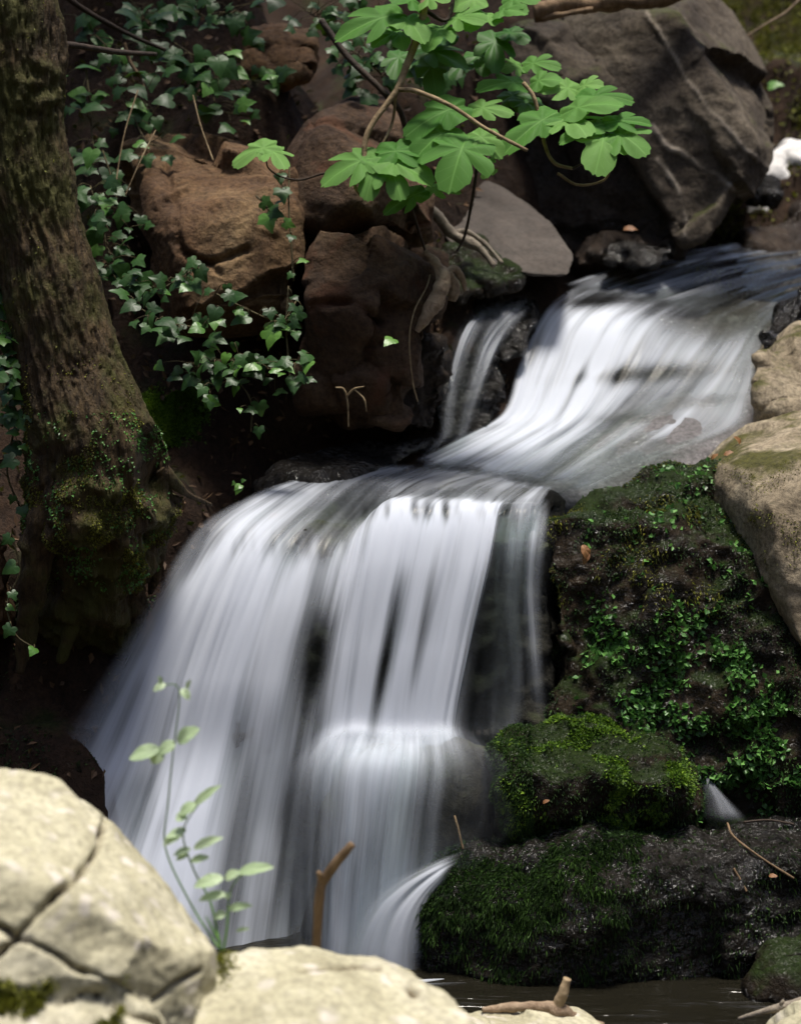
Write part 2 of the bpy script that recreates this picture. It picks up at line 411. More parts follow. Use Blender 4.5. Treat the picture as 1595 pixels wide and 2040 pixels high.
# ------------------------------------------------------------------ ground: ravine floor and banks
GC = np.array([  # x, y, z control points of the ravine
    (-1.0, 4.3, -0.3), (0, 4.3, -0.35), (1.0, 4.3, -0.3), (2.5, 4.2, -0.2), (-2.5, 4.2, 0.2),
    (-0.95, 4.75, 0.15), (-0.95, 4.98, 0.50), (-0.9, 5.25, 0.92), (-0.7, 5.5, 1.08), (-0.35, 5.65, 1.0), (-0.05, 5.7, 1.0), (0.15, 5.8, 1.0),
    (-1.0, 5.7, 1.35), (-0.6, 5.95, 1.55), (-0.2, 6.1, 1.65), (0.1, 6.3, 1.7), (-0.9, 6.3, 2.15), (-0.5, 6.5, 2.3), (0, 6.6, 2.3), (0.2, 7.0, 2.5), (-0.8, 7, 2.9), (-1.6, 5.8, 1.9), (-1.8, 7, 3.2), (-1.5, 5.0, 0.9),
    (0.45, 5.8, 0.95), (0.5, 6.3, 1.2), (0.8, 6.8, 1.4), (1.1, 7.5, 1.55), (1.3, 8.5, 1.75), (0.6, 7.3, 1.9), (0.4, 7.8, 2.3),
    (-0.5, 4.75, -0.3), (-0.2, 4.75, -0.3), (0.1, 4.75, -0.3), (0.4, 4.75, -0.3), (0.7, 4.75, -0.3), (1.0, 4.75, -0.3), (1.3, 4.75, -0.3), (1.8, 4.75, -0.1),
    (-0.45, 5.1, 0.0), (-0.1, 5.1, -0.1), (0.2, 5.1, -0.1), (0.5, 5.1, -0.1), (0.8, 5.1, -0.1), (1.1, 5.1, -0.1), (1.4, 5.1, 0), (1.8, 5.2, 0.3),
    (-0.3, 5.4, 0.5), (0, 5.4, 0.5), (0.3, 5.4, 0.5), (0.6, 5.4, 0.5), (0.9, 5.4, 0.5), (1.2, 5.5, 0.6), (1.3, 5.8, 0.9), (0.9, 5.8, 0.9), (1.0, 6.3, 1.1), (0.7, 6.5, 1.15), (1.8, 5.8, 1.3), (1.5, 6.3, 1.5), (2.2, 6.5, 2.0), (2.5, 5.5, 1.6),
    (1.5, 8.2, 2.0), (1.7, 9.0, 2.5), (2.1, 9.0, 2.7), (1.3, 9.6, 2.6), (1.0, 9, 2.7), (0.4, 9, 3.0), (2.5, 8, 2.3),
    (0, 12, 4.2), (3, 12, 3.9), (-3, 10, 5.5), (5, 9, 4.0), (4.5, 6, 3.2), (4, 4, 1.8), (-4, 5, 3.0), (-4, 3, 1.5),
    (0, 3.6, 0.0), (-1, 3.4, 0.2), (1.3, 3.5, -0.1), (0, 2.5, 0.3), (0, 1, 0.4), (0, -1, 0.5), (-3, 0, 1.2), (3, 0, 1.2), (3, 2.5, 0.6), (0, -4, 1.4), (-5, -4, 3), (5, -4, 3)])
def ground_z(x, y):
    q = np.stack([x.ravel(), y.ravel()], 1)
    out = np.zeros(len(q))
    for s in range(0, len(q), 20000):
        d2 = ((q[s:s + 20000, None, :] - GC[None, :, :2]) ** 2).sum(2) + 0.004
        wt = 1 / d2 ** 1.6
        out[s:s + 20000] = (wt * GC[None, :, 2]).sum(1) / wt.sum(1)
    r = np.sqrt(q[:, 0] ** 2 + (q[:, 1] - 4) ** 2)
    out += np.maximum(0, r - 6.5) * 0.55 * smooth01((np.abs(q[:, 0]) + np.abs(q[:, 1] - 4) * 0.35 - 2) / 6)  # outer slopes, out of view, raised to block low sky light
    return out.reshape(x.shape)
def axis_grid(lo, hi, dlo, dhi, n_in, n_out):
    a = np.linspace(dlo, dhi, n_in)
    l = dlo - np.geomspace(0.05, dlo - lo, n_out)[::-1]; r = dhi + np.geomspace(0.05, hi - dhi, n_out)
    return np.concatenate([l, a, r])
gx = axis_grid(-60, 60, -1.7, 2.3, 150, 24); gy = axis_grid(-50, 80, 4.0, 9.8, 220, 24)
GX, GY = np.meshgrid(gx, gy)
GZ = ground_z(GX, GY)
GV = np.stack([GX.ravel(), GY.ravel(), GZ.ravel()], 1)
near = smooth01(3.0 - np.abs(GV[:, 0]) * 0.5)
GV[:, 2] += near * (0.10 * fbm(GV * 2.6, 4) + 0.03 * ridged(GV * 9, 3))
GV[:, 1] += near * 0.04 * fbm(GV * 5 + 9, 3)
nx_, ny_ = len(gx), len(gy)
ii = np.arange(nx_ * ny_).reshape(ny_, nx_)
GF = np.stack([ii[:-1, :-1], ii[:-1, 1:], ii[1:, 1:], ii[1:, :-1]], -1).reshape(-1, 4)
ground = add('ground', GV, GF, M['earth'], kind='structure')

# ------------------------------------------------------------------ water of the pool
wx = np.linspace(-3.5, 4.5, 240); wy = np.linspace(3.4, 5.0, 140)
WX, WY = np.meshgrid(wx, wy); WVp = np.stack([WX.ravel(), WY.ravel(), 0 * WX.ravel()], 1)
WVp[:, 2] = 0.009 * fbm(WVp * np.array([3, 9, 1]), 3)
ii = np.arange(WX.size).reshape(WX.shape)
add('pool_water', WVp, np.stack([ii[:-1, :-1], ii[:-1, 1:], ii[1:, 1:], ii[1:, :-1]], -1).reshape(-1, 4), M['pool'], kind='structure')

# ------------------------------------------------------------------ rocks
def hull(front, back=0.4, shrink=0.8, bot=None):
    f = PL(front); fp = np.array([p[:3] for p in front], float); c = fp.mean(0)
    yb = f[:, 1].max() + back * 0.5 + (f[:, 1] - f[:, 1].min()) * 0.3
    bk = np.array([P(c[0] + (p[0] - c[0]) * shrink, c[1] + (p[1] - c[1]) * shrink + 12, y) for p, y in zip(fp, yb)])
    out = np.vstack([f, bk])
    if bot is not None:
        lo = out[out[:, 2] < out[:, 2].mean()].copy(); lo[:, 2] = np.minimum(lo[:, 2], bot); out = np.vstack([out, lo])
    return out
def rock_mesh(hulls, voxel=0.012, smooth=3, amps=((0.5, 0.03), (0.16, 0.014), (0.05, 0.005)), cuts=0, lines=(), seed=0, ridge=0.0, facet=(40, 0.22)):
    big = bmesh.new()
    for pts in hulls:
        bm = bmesh.new(); vs = [bm.verts.new(tuple(p)) for p in pts]
        r = bmesh.ops.convex_hull(bm, input=vs)
        dead = [g for g in set(r['geom_interior']) | set(r['geom_unused']) if isinstance(g, bmesh.types.BMVert)]
        bmesh.ops.delete(bm, geom=dead, context='VERTS')
        bmesh.ops.recalc_face_normals(bm, faces=bm.faces)
        tmp = bpy.data.meshes.new('tmp'); bm.to_mesh(tmp); bm.free(); big.from_mesh(tmp); bpy.data.meshes.remove(tmp)
    me = bpy.data.meshes.new('tmp'); big.to_mesh(me); big.free()
    ob = bpy.data.objects.new('tmp', me); COL.objects.link(ob)
    md = ob.modifiers.new('r', 'REMESH'); md.mode = 'VOXEL'; md.voxel_size = voxel
    dg = bpy.context.evaluated_depsgraph_get(); ev = ob.evaluated_get(dg); em = ev.to_mesh()
    n = len(em.vertices); V = np.empty(n * 3, np.float32); em.vertices.foreach_get('co', V); V = V.reshape(-1, 3).astype(float)
    L = np.empty(len(em.loops), np.int32); em.loops.foreach_get('vertex_index', L)
    F = L.reshape(-1, 4)
    ev.to_mesh_clear(); bpy.data.objects.remove(ob); bpy.data.meshes.remove(me)
    E = np.vstack([F[:, [0, 1]], F[:, [1, 2]], F[:, [2, 3]], F[:, [3, 0]]])
    cnt = np.bincount(E[:, 0], minlength=n) + np.bincount(E[:, 1], minlength=n)
    def lap(V):
        o = np.empty_like(V)
        for k in range(3):
            o[:, k] = np.bincount(E[:, 0], V[E[:, 1], k], n) + np.bincount(E[:, 1], V[E[:, 0], k], n)
        return o / cnt[:, None]
    def normals(V):
        a = V[F[:, 2]] - V[F[:, 0]]; b = V[F[:, 3]] - V[F[:, 1]]; fn = np.cross(a, b)
        N = np.zeros_like(V)
        for k in range(3): N[:, k] = np.bincount(F.ravel(), np.repeat(fn[:, k], 4), n)
        return N / (np.linalg.norm(N, axis=1)[:, None] + 1e-12)
    for _ in range(smooth): V = V * 0.4 + lap(V) * 0.6
    r = np.random.default_rng(seed)
    if cuts:
        c = V.mean(0)
        for _ in range(cuts):
            d = r.normal(size=3); d /= np.linalg.norm(d); s = (V - c) @ d; h = s.max() * r.uniform(0.78, 0.95)
            V -= np.maximum(0, s - h)[:, None] * d * 0.92
    N = normals(V); off = r.uniform(0, 50, 3)
    if facet:                                   # flat broken faces at random tilts
        ns, slope = facet
        sd = V[r.integers(0, n, ns)]; gd = r.normal(size=(ns, 3)); gd /= np.linalg.norm(gd, axis=1)[:, None]
        q = V + 0.02 * np.stack([gnoise(V * 12 + 1), gnoise(V * 12 + 21), gnoise(V * 12 + 41)], 1)
        d2 = ((q[:, None, :] - sd[None]) ** 2).sum(2); k1 = d2.argmin(1)
        rel = q - sd[k1]; hh = (rel * gd[k1]).sum(1) * slope + 0.01 * r.normal(size=ns)[k1]
        V = V + N * np.clip(hh, -0.045, 0.03)[:, None]
        V = V * 0.5 + lap(V) * 0.5
        N = normals(V)
    # warped, slightly stepped displacement reads as broken stone
    for k, (sc_, am) in enumerate(amps):
        q = V / sc_ + off + k * 7.7
        f = fbm(q, 3)
        if k < 2: f = 0.6 * f + 0.4 * np.tanh(4 * gnoise(q * 1.3 + 3.1))
        V = V + N * (am * f)[:, None]
    if ridge: V = V + N * (ridge * (ridged(V * 9 + off, 3) - 0.5))[:, None]
    vein = np.zeros(n)
    N = normals(V)
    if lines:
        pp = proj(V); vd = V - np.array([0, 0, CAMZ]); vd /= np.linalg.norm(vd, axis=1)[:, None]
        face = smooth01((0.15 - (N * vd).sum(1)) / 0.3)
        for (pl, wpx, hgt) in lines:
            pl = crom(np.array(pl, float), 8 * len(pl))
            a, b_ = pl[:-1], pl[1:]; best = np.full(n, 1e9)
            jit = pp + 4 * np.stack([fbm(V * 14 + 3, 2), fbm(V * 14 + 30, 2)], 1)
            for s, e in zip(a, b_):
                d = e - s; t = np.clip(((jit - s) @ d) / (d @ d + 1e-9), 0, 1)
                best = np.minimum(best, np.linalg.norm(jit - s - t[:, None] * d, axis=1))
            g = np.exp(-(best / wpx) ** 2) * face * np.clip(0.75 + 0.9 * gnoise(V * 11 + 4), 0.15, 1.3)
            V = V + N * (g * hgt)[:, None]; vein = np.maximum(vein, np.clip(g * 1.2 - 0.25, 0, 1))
    if np.mean(((V - V.mean(0)) * N).sum(1)) < 0: F = F[:, ::-1].copy(); N = -N
    return dict(V=V, F=F, N=normals(V) if True else N, vein=vein)
def rock(name, hulls, mat, label, cat='rock', group=None, parent=None, **kw):
    R = rock_mesh(hulls, **kw)
    o = add(name, R['V'], R['F'], mat, parent=parent, label=label, cat=cat, group=group, attrs={'vein': R['vein']})
    R['o'] = o
    return R

# --- rocks of the far bank
RA = rock('boulder', [hull([(255, 300, 6.05), (300, 258, 6.12), (440, 292, 6.12), (575, 335, 6.0), (262, 420, 6.0), (280, 520, 5.9), (345, 445, 5.70), (452, 395, 5.70), (572, 350, 5.76), (320, 650, 5.66), (450, 665, 5.60), (590, 650, 5.64), (590, 420, 5.72)], 0.5)],
          M['tan_brown'], 'brown boulder with pale V-shaped top behind the tree trunk, hung with ivy', 'boulder', voxel=0.008, lines=[([(350, 445), (365, 500), (420, 522), (490, 498)], 7, -0.03), ([(365, 575), (395, 520), (440, 548)], 7, -0.03), ([(330, 330), (352, 420)], 6, -0.014)], seed=1, smooth=1, cuts=7, facet=(16, 0.38), amps=((0.5, 0.008), (0.16, 0.005), (0.05, 0.004), (0.02, 0.002)))
RB = rock('boulder', [hull([(588, 312, 6.0), (640, 216, 6.15), (700, 194, 6.2), (775, 214, 6.2), (640, 280, 5.82), (690, 264, 5.82), (800, 302, 5.85), (852, 385, 5.88), (600, 440, 5.80), (610, 330, 5.86), (680, 372, 5.74), (725, 455, 5.70), (848, 478, 5.78)], 0.4)],
          M['brown'], 'brown boulder with sloping tan top under the fig twig, right of the pale V-topped boulder', 'boulder', voxel=0.008, seed=2, smooth=1, cuts=7, facet=(16, 0.38), amps=((0.5, 0.008), (0.16, 0.005), (0.05, 0.004), (0.02, 0.002)))
RC = rock('boulder', [hull([(604, 500, 5.66), (640, 446, 5.64), (720, 442, 5.64), (742, 468, 5.6), (842, 472, 5.66), (876, 545, 5.7), (862, 640, 5.6), (815, 740, 5.57), (790, 880, 5.62), (600, 860, 5.64), (606, 600, 5.54), (730, 620, 5.50)], 0.4)],
          M['brown'], 'dark red-brown boulder standing beside the bleached root', 'boulder', voxel=0.008, lines=[([(720, 572), (775, 556), (805, 530)], 7, 0.014), ([(620, 610), (690, 600), (760, 640)], 8, -0.03), ([(730, 690), (780, 680), (810, 660)], 8, -0.02)], seed=3, smooth=1, cuts=7, facet=(16, 0.38), amps=((0.5, 0.008), (0.16, 0.005), (0.05, 0.004), (0.02, 0.002)))
rock('rock', [hull([(485, 65, 6.5), (560, 42, 6.6), (622, 68, 6.55), (628, 132, 6.42), (560, 165, 6.4), (488, 145, 6.42)], 0.3)],
     M['tan_brown'], 'small tan rock high on the earth bank among ivy', seed=4, voxel=0.010, ridge=0.010)
RD = rock('boulder', [hull([(1120, 30, 7.05), (1290, 12, 7.0), (1400, -40, 7.5), (1488, 90, 7.5), (1540, 200, 7.4), (1557, 290, 7.0), (1520, 352, 6.85), (1480, 398, 6.78), (1400, 485, 6.68), (1360, 492, 6.68), (1340, 400, 6.72), (1265, 285, 6.78), (1180, 150, 6.9), (1340, 40, 6.86), (1415, 150, 6.80), (1495, 290, 6.76)], 0.6)],
          M['grey'], 'largest grey boulder, leaning, striped by pale quartz veins', 'boulder', voxel=0.008, seed=5, smooth=1, facet=(11, 0.22), amps=((0.5, 0.014), (0.16, 0.010), (0.05, 0.004)),
          lines=[([(1288, 25), (1335, 100), (1390, 190), (1460, 270), (1500, 310), (1530, 335)], 4.5, 0.007), ([(1290, 240), (1330, 290), (1400, 330), (1475, 385)], 6, 0.008), ([(1310, 320), (1345, 370), (1362, 430), (1365, 470)], 4.5, 0.006)])
rock('boulder', [hull([(1000, 58, 6.95), (1060, 48, 7.0), (1140, 60, 7.05), (1182, 92, 6.98), (1215, 170, 6.85), (1240, 230, 6.8), (1100, 220, 6.8), (1008, 165, 6.85)], 0.4)],
     M['grey'], 'grey boulder with speckled rounded top peeping out behind the fig leaves', 'boulder', seed=6, voxel=0.011)
rock('boulder', [hull([(1010, 250, 7.0), (1180, 230, 6.95), (1285, 290, 6.86), (1330, 330, 6.82), (1352, 420, 6.82), (1355, 510, 6.85), (1100, 510, 6.9), (1000, 420, 7.0)], 0.4)],
     M['dark'], 'dark boulder in the hollow under the leaning veined boulder', 'boulder', seed=7, voxel=0.012, ridge=0.02)
rock('boulder', [hull([(835, 340, 6.75), (900, 330, 6.8), (1010, 372, 6.7), (1090, 430, 6.52), (1150, 512, 6.32), (1132, 552, 6.24), (1070, 552, 6.24), (985, 535, 6.24), (890, 480, 6.34), (845, 400, 6.6)], 0.3)],
     M['smooth'], 'smooth pinkish-grey slab sloping down to the upper stream', 'boulder', seed=8, voxel=0.009, facet=None, smooth=2, amps=((0.4, 0.012), (0.12, 0.006), (0.04, 0.002)))
rock('rock', [hull([(1195, 520, 6.6), (1210, 490, 6.65), (1260, 470, 6.7), (1335, 485, 6.7), (1345, 510, 6.65), (1290, 535, 6.6)], 0.25)],
     M['wet'], 'low wet black rock at the edge of the upper stream', seed=9, voxel=0.008)
rock('rock', [hull([(1140, 500, 6.75), (1180, 462, 6.8), (1240, 450, 6.85), (1330, 465, 6.8), (1340, 490, 6.75), (1150, 530, 6.7)], 0.25)],
     M['dark'], 'small dark rock wedged between the pinkish slab and the leaning boulder', seed=10, voxel=0.009)
rock('boulder', [hull([(1440, 500, 7.3), (1500, 455, 7.45), (1595, 425, 7.6), (1720, 410, 7.7), (1720, 520, 7.3), (1450, 505, 7.2)], 0.4)],
     M['dark'], 'dark grey boulder at the right edge above the upper stream', 'boulder', seed=12, voxel=0.012)
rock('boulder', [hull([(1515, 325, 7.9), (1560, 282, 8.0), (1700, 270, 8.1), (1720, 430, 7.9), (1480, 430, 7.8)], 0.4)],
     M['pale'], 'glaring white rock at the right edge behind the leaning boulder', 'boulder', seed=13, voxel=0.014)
rock('rock', [hull([(1545, 262, 8.9), (1600, 222, 9.0), (1700, 215, 9.0), (1700, 300, 8.8), (1555, 295, 8.8)], 0.3)],
     M['tan2'], 'rounded tan rock at the right edge on the mossy slope', seed=14, voxel=0.014)
rock('rock', [hull([(1490, 385, 7.62), (1525, 345, 7.66), (1556, 358, 7.66), (1552, 392, 7.6), (1500, 405, 7.6)], 0.2)],
     M['wet'], 'small black rock in front of the glaring white rock', seed=15, voxel=0.010)
# --- rocks of the near right bank
rock('boulder', [hull([(1500, 705, 5.85), (1530, 682, 5.95), (1600, 652, 6.05), (1720, 630, 6.1), (1720, 860, 5.7), (1600, 860, 5.68), (1512, 848, 5.74), (1500, 780, 5.74)], 0.4)],
     M['tan2'], 'squarish tan boulder at the right edge beside the upper cascade', 'boulder', seed=16, voxel=0.010)
rock('rock', [hull([(1515, 660, 6.15), (1545, 610, 6.25), (1620, 575, 6.3), (1700, 570, 6.3), (1700, 680, 6.1), (1520, 690, 6.08)], 0.3)],
     M['wet'], 'black wet rock at the right edge above the squarish tan boulder', seed=17, voxel=0.010)
RL = rock('boulder', [hull([(1095, 1040, 5.22), (1130, 1018, 5.32), (1200, 996, 5.42), (1350, 962, 5.5), (1450, 962, 5.46), (1470, 1000, 5.3), (1540, 1090, 5.14), (1730, 1180, 5.1), (1105, 1200, 5.14), (1110, 1480, 5.02), (1400, 1680, 4.96), (1730, 1680, 4.92), (1300, 1200, 5.12), (1600, 1350, 5.0)], 0.5)],
          M['mossrock'], 'tall dark cliff-like boulder overgrown with small green creepers right of the waterfall', 'boulder', voxel=0.011, seed=18, ridge=0.03,
          amps=((0.5, 0.05), (0.16, 0.03), (0.05, 0.010)))
RK = rock('boulder', [hull([(1380, 935, 5.5), (1480, 872, 5.68), (1600, 826, 5.8), (1740, 800, 5.9), (1470, 926, 5.3), (1560, 912, 5.24), (1740, 890, 5.2), (1530, 1010, 5.1), (1500, 1020, 5.16), (1545, 1200, 5.08), (1595, 1310, 5.02), (1740, 1340, 5.0)], 0.5)],
          M['tan2'], 'flat-topped pale tan boulder at the right edge above the mossy cliff', 'boulder', voxel=0.010, seed=19, facet=(10, 0.12), amps=((0.5, 0.015), (0.16, 0.008), (0.05, 0.003)))
RM = rock('boulder', [hull([(985, 1480, 4.88), (1040, 1448, 4.94), (1130, 1436, 5.0), (1250, 1446, 5.0), (1370, 1474, 4.96), (1405, 1540, 4.9), (1395, 1650, 4.86), (1000, 1650, 4.80), (985, 1560, 4.80), (1200, 1540, 4.74), (1200, 1600, 4.74), (1340, 1560, 4.78), (1060, 1540, 4.76)], 0.3)],
          M['mossrock'], 'rounded boulder cushioned with bright green moss above the low black rock shelf', 'boulder', voxel=0.010, seed=20, facet=None, smooth=4, amps=((0.3, 0.04), (0.1, 0.022), (0.04, 0.008)))
RN = rock('boulder', [hull([(838, 1770, 4.72), (900, 1702, 4.78), (1000, 1652, 4.84), (1100, 1634, 4.9), (1400, 1632, 4.95), (1730, 1640, 4.95), (1100, 1690, 4.66), (1400, 1690, 4.66), (1600, 1690, 4.68), (1730, 1700, 4.68), (850, 1860, 4.62), (850, 1990, 4.6), (1100, 1990, 4.58), (1400, 1990, 4.58), (1730, 1990, 4.6), (1100, 1760, 4.60), (1400, 1760, 4.60)], 0.3)],
          M['wet'], 'long low black rock shelf dripping with moss along the pool', 'boulder', voxel=0.009, seed=21, facet=(30, 0.10), smooth=4, ridge=0.02, amps=((0.5, 0.04), (0.14, 0.02), (0.05, 0.008)))
rock('rock', [hull([(1485, 1945, 4.50), (1530, 1895, 4.54), (1610, 1865, 4.56), (1720, 1850, 4.56), (1720, 2000, 4.42), (1500, 1990, 4.46)], 0.2)],
     M['mossrock'], 'low mossy rock at the right edge in the pool', seed=22, voxel=0.009)
# --- rocks under the running water
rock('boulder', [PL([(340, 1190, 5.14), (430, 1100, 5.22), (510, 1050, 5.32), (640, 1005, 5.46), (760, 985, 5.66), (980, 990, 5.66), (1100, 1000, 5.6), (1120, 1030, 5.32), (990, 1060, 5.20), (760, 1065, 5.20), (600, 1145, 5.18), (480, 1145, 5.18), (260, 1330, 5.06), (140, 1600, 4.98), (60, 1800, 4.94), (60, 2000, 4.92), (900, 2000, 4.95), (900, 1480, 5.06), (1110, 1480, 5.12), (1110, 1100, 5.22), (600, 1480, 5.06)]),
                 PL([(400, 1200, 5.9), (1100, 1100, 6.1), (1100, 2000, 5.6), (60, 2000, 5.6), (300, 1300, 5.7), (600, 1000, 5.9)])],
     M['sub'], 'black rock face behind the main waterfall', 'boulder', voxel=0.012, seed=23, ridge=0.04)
rock('boulder', [hull([(655, 1540, 4.94), (670, 1490, 4.98), (720, 1462, 4.97), (900, 1468, 4.95), (980, 1490, 4.92), (1000, 1580, 4.88), (990, 1680, 4.86), (950, 1720, 4.84), (880, 2000, 4.76), (600, 2000, 4.84), (630, 1700, 4.86), (720, 1560, 4.84), (860, 1560, 4.84), (720, 1800, 4.78)], 0.3)],
     M['sub'], 'rounded black rock splitting the main waterfall halfway down', 'boulder', voxel=0.011, seed=24, facet=None, smooth=5)
rock('boulder', [PL([(1235, 605, 6.82), (1420, 605, 6.87), (1620, 605, 6.82), (1740, 605, 6.8), (1100, 690, 6.42), (1220, 705, 6.40), (1380, 745, 6.36), (1500, 775, 6.28), (1740, 790, 6.2), (1040, 860, 6.2), (1130, 880, 6.2), (1230, 895, 6.16), (1380, 895, 6.12), (1740, 905, 6.1), (1040, 1000, 6.3), (1740, 1000, 6.3)]),
                 PL([(1235, 640, 7.4), (1740, 640, 7.4), (1040, 1020, 6.8), (1740, 1050, 6.8), (1100, 760, 6.9)])],
     M['bed'], 'dark stone step under the white upper cascade', 'boulder', voxel=0.012, seed=25, facet=None, smooth=4, amps=((0.5, 0.04), (0.16, 0.014), (0.05, 0.004)))
rock('boulder', [PL([(850, 965, 5.95), (960, 925, 6.08), (1060, 900, 6.2), (1240, 850, 6.16), (1320, 790, 6.2), (1440, 760, 6.2), (1740, 800, 6.1), (1000, 975, 5.72), (1120, 992, 5.58), (1300, 930, 5.72), (1480, 875, 5.92), (1000, 1100, 5.6), (1740, 1100, 5.6), (900, 1100, 6.2), (1740, 1100, 6.3)])],
     M['apron'], 'smooth lilac-grey rock apron under the thin water below the upper cascade', 'boulder', voxel=0.011, seed=26, facet=None, smooth=5, amps=((0.5, 0.02), (0.16, 0.006), (0.05, 0.002)))
for k, (pts, lab) in enumerate([
        ([(985, 640, 6.22), (1010, 595, 6.35), (1062, 590, 6.38), (1070, 640, 6.25), (1040, 700, 6.16), (1000, 720, 6.14)], 'glistening black rock between the thin left trickle and the white upper cascade'),
        ([(925, 600, 6.30), (960, 575, 6.4), (1000, 580, 6.4), (990, 640, 6.25), (930, 660, 6.2)], 'small black rock at the head of the thin left trickle'),
        ([(880, 700, 6.15), (920, 660, 6.2), (990, 690, 6.15), (1010, 760, 6.08), (985, 850, 5.98), (880, 880, 5.92), (860, 800, 6.0)], 'black dripping rock behind the thin left trickle')]):
    rock('rock', [hull(pts, 0.3)], M['wet'], lab, seed=30 + k, voxel=0.008)
# --- wet brown shelf left of the ledge water
rock('rock', [hull([(500, 985, 5.45), (560, 930, 5.6), (700, 880, 5.75), (820, 850, 5.85), (880, 880, 5.85), (760, 935, 5.6), (600, 985, 5.42)], 0.3)],
     M['wet'], 'dark wet shelf of rock behind the crest of the main waterfall', seed=34, voxel=0.009)
rock('rock', [hull([(780, 720, 5.75), (820, 680, 5.8), (880, 700, 5.85), (890, 800, 5.85), (860, 860, 5.8), (770, 840, 5.72)], 0.3)],
     M['dark'], 'dark rock in the corner below the bleached root', seed=35, voxel=0.009, ridge=0.04)
rock('rock', [hull([(862, 520, 6.25), (900, 470, 6.35), (960, 480, 6.35), (1010, 530, 6.3), (1030, 560, 6.25), (960, 580, 6.15), (880, 600, 6.1)], 0.3)],
     M['mossrock'], 'mossy dark rock between the bleached root and the pinkish slab', seed=36, voxel=0.009)
rock('rock', [hull([(15, 1480, 4.92), (60, 1455, 4.98), (150, 1470, 4.98), (170, 1530, 4.9), (100, 1600, 4.84), (-40, 1600, 4.8)], 0.3)],
     M['mossrock'], 'low dark mossy rock at the left foot of the waterfall', seed=37, voxel=0.009)
rock('rock', [hull([(-120, 1000, 5.2), (-40, 1010, 5.1), (15, 1080, 5.0), (20, 1250, 4.98), (-120, 1260, 4.95)], 0.2)],
     M['tan_brown'], 'tan rock at the left edge beside the foot of the tree', seed=38, voxel=0.010)
# --- sunlit boulders in front
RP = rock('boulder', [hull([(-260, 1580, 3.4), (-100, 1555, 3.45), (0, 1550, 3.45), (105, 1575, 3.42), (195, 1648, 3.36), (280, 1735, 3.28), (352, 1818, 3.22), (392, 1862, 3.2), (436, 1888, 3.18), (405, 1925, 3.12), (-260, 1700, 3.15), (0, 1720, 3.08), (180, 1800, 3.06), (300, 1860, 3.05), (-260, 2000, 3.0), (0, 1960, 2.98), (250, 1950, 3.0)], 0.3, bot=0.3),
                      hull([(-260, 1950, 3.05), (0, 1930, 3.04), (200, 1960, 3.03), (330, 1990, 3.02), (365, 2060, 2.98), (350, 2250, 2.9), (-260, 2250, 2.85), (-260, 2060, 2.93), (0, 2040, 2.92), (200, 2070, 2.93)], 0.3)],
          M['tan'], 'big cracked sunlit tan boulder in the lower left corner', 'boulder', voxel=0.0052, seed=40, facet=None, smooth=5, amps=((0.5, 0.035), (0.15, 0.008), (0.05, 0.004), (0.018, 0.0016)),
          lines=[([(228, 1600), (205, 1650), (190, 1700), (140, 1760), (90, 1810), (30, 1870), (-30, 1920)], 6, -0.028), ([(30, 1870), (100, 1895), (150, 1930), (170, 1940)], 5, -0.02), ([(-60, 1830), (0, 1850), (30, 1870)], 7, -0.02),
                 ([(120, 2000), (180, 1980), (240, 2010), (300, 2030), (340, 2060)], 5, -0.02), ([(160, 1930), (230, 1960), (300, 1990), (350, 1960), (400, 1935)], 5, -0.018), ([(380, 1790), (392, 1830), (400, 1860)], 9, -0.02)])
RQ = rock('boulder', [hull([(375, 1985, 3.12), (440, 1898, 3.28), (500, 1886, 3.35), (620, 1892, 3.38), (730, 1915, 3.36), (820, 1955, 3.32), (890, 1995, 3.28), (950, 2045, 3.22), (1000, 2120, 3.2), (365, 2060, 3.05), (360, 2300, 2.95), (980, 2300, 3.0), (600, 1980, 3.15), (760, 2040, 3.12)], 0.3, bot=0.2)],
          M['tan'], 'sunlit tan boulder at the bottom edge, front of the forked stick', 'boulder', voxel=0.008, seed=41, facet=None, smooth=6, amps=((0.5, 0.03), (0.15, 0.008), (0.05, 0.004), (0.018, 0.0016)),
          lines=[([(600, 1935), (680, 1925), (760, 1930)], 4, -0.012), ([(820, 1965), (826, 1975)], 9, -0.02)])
rock('rock', [hull([(880, 2030, 3.95), (960, 2012, 4.1), (1060, 2008, 4.15), (1150, 2014, 4.15), (1210, 2036, 4.1), (1230, 2110, 4.0), (880, 2140, 3.85)], 0.2, bot=-0.2)],
     M['tan'], 'flat tan rock at the bottom edge under the driftwood', seed=42, voxel=0.008, amps=((0.3, 0.01), (0.05, 0.003)), facet=(30, 0.10))
rock('rock', [hull([(1530, 2036, 4.0), (1590, 2012, 4.05), (1720, 1990, 4.05), (1720, 2150, 3.9), (1540, 2120, 3.9)], 0.2, bot=-0.2)],
     M['tan'], 'tan rock in the lower right corner under the pale stick', seed=43, voxel=0.008, amps=((0.3, 0.01), (0.05, 0.003)), facet=(30, 0.10))

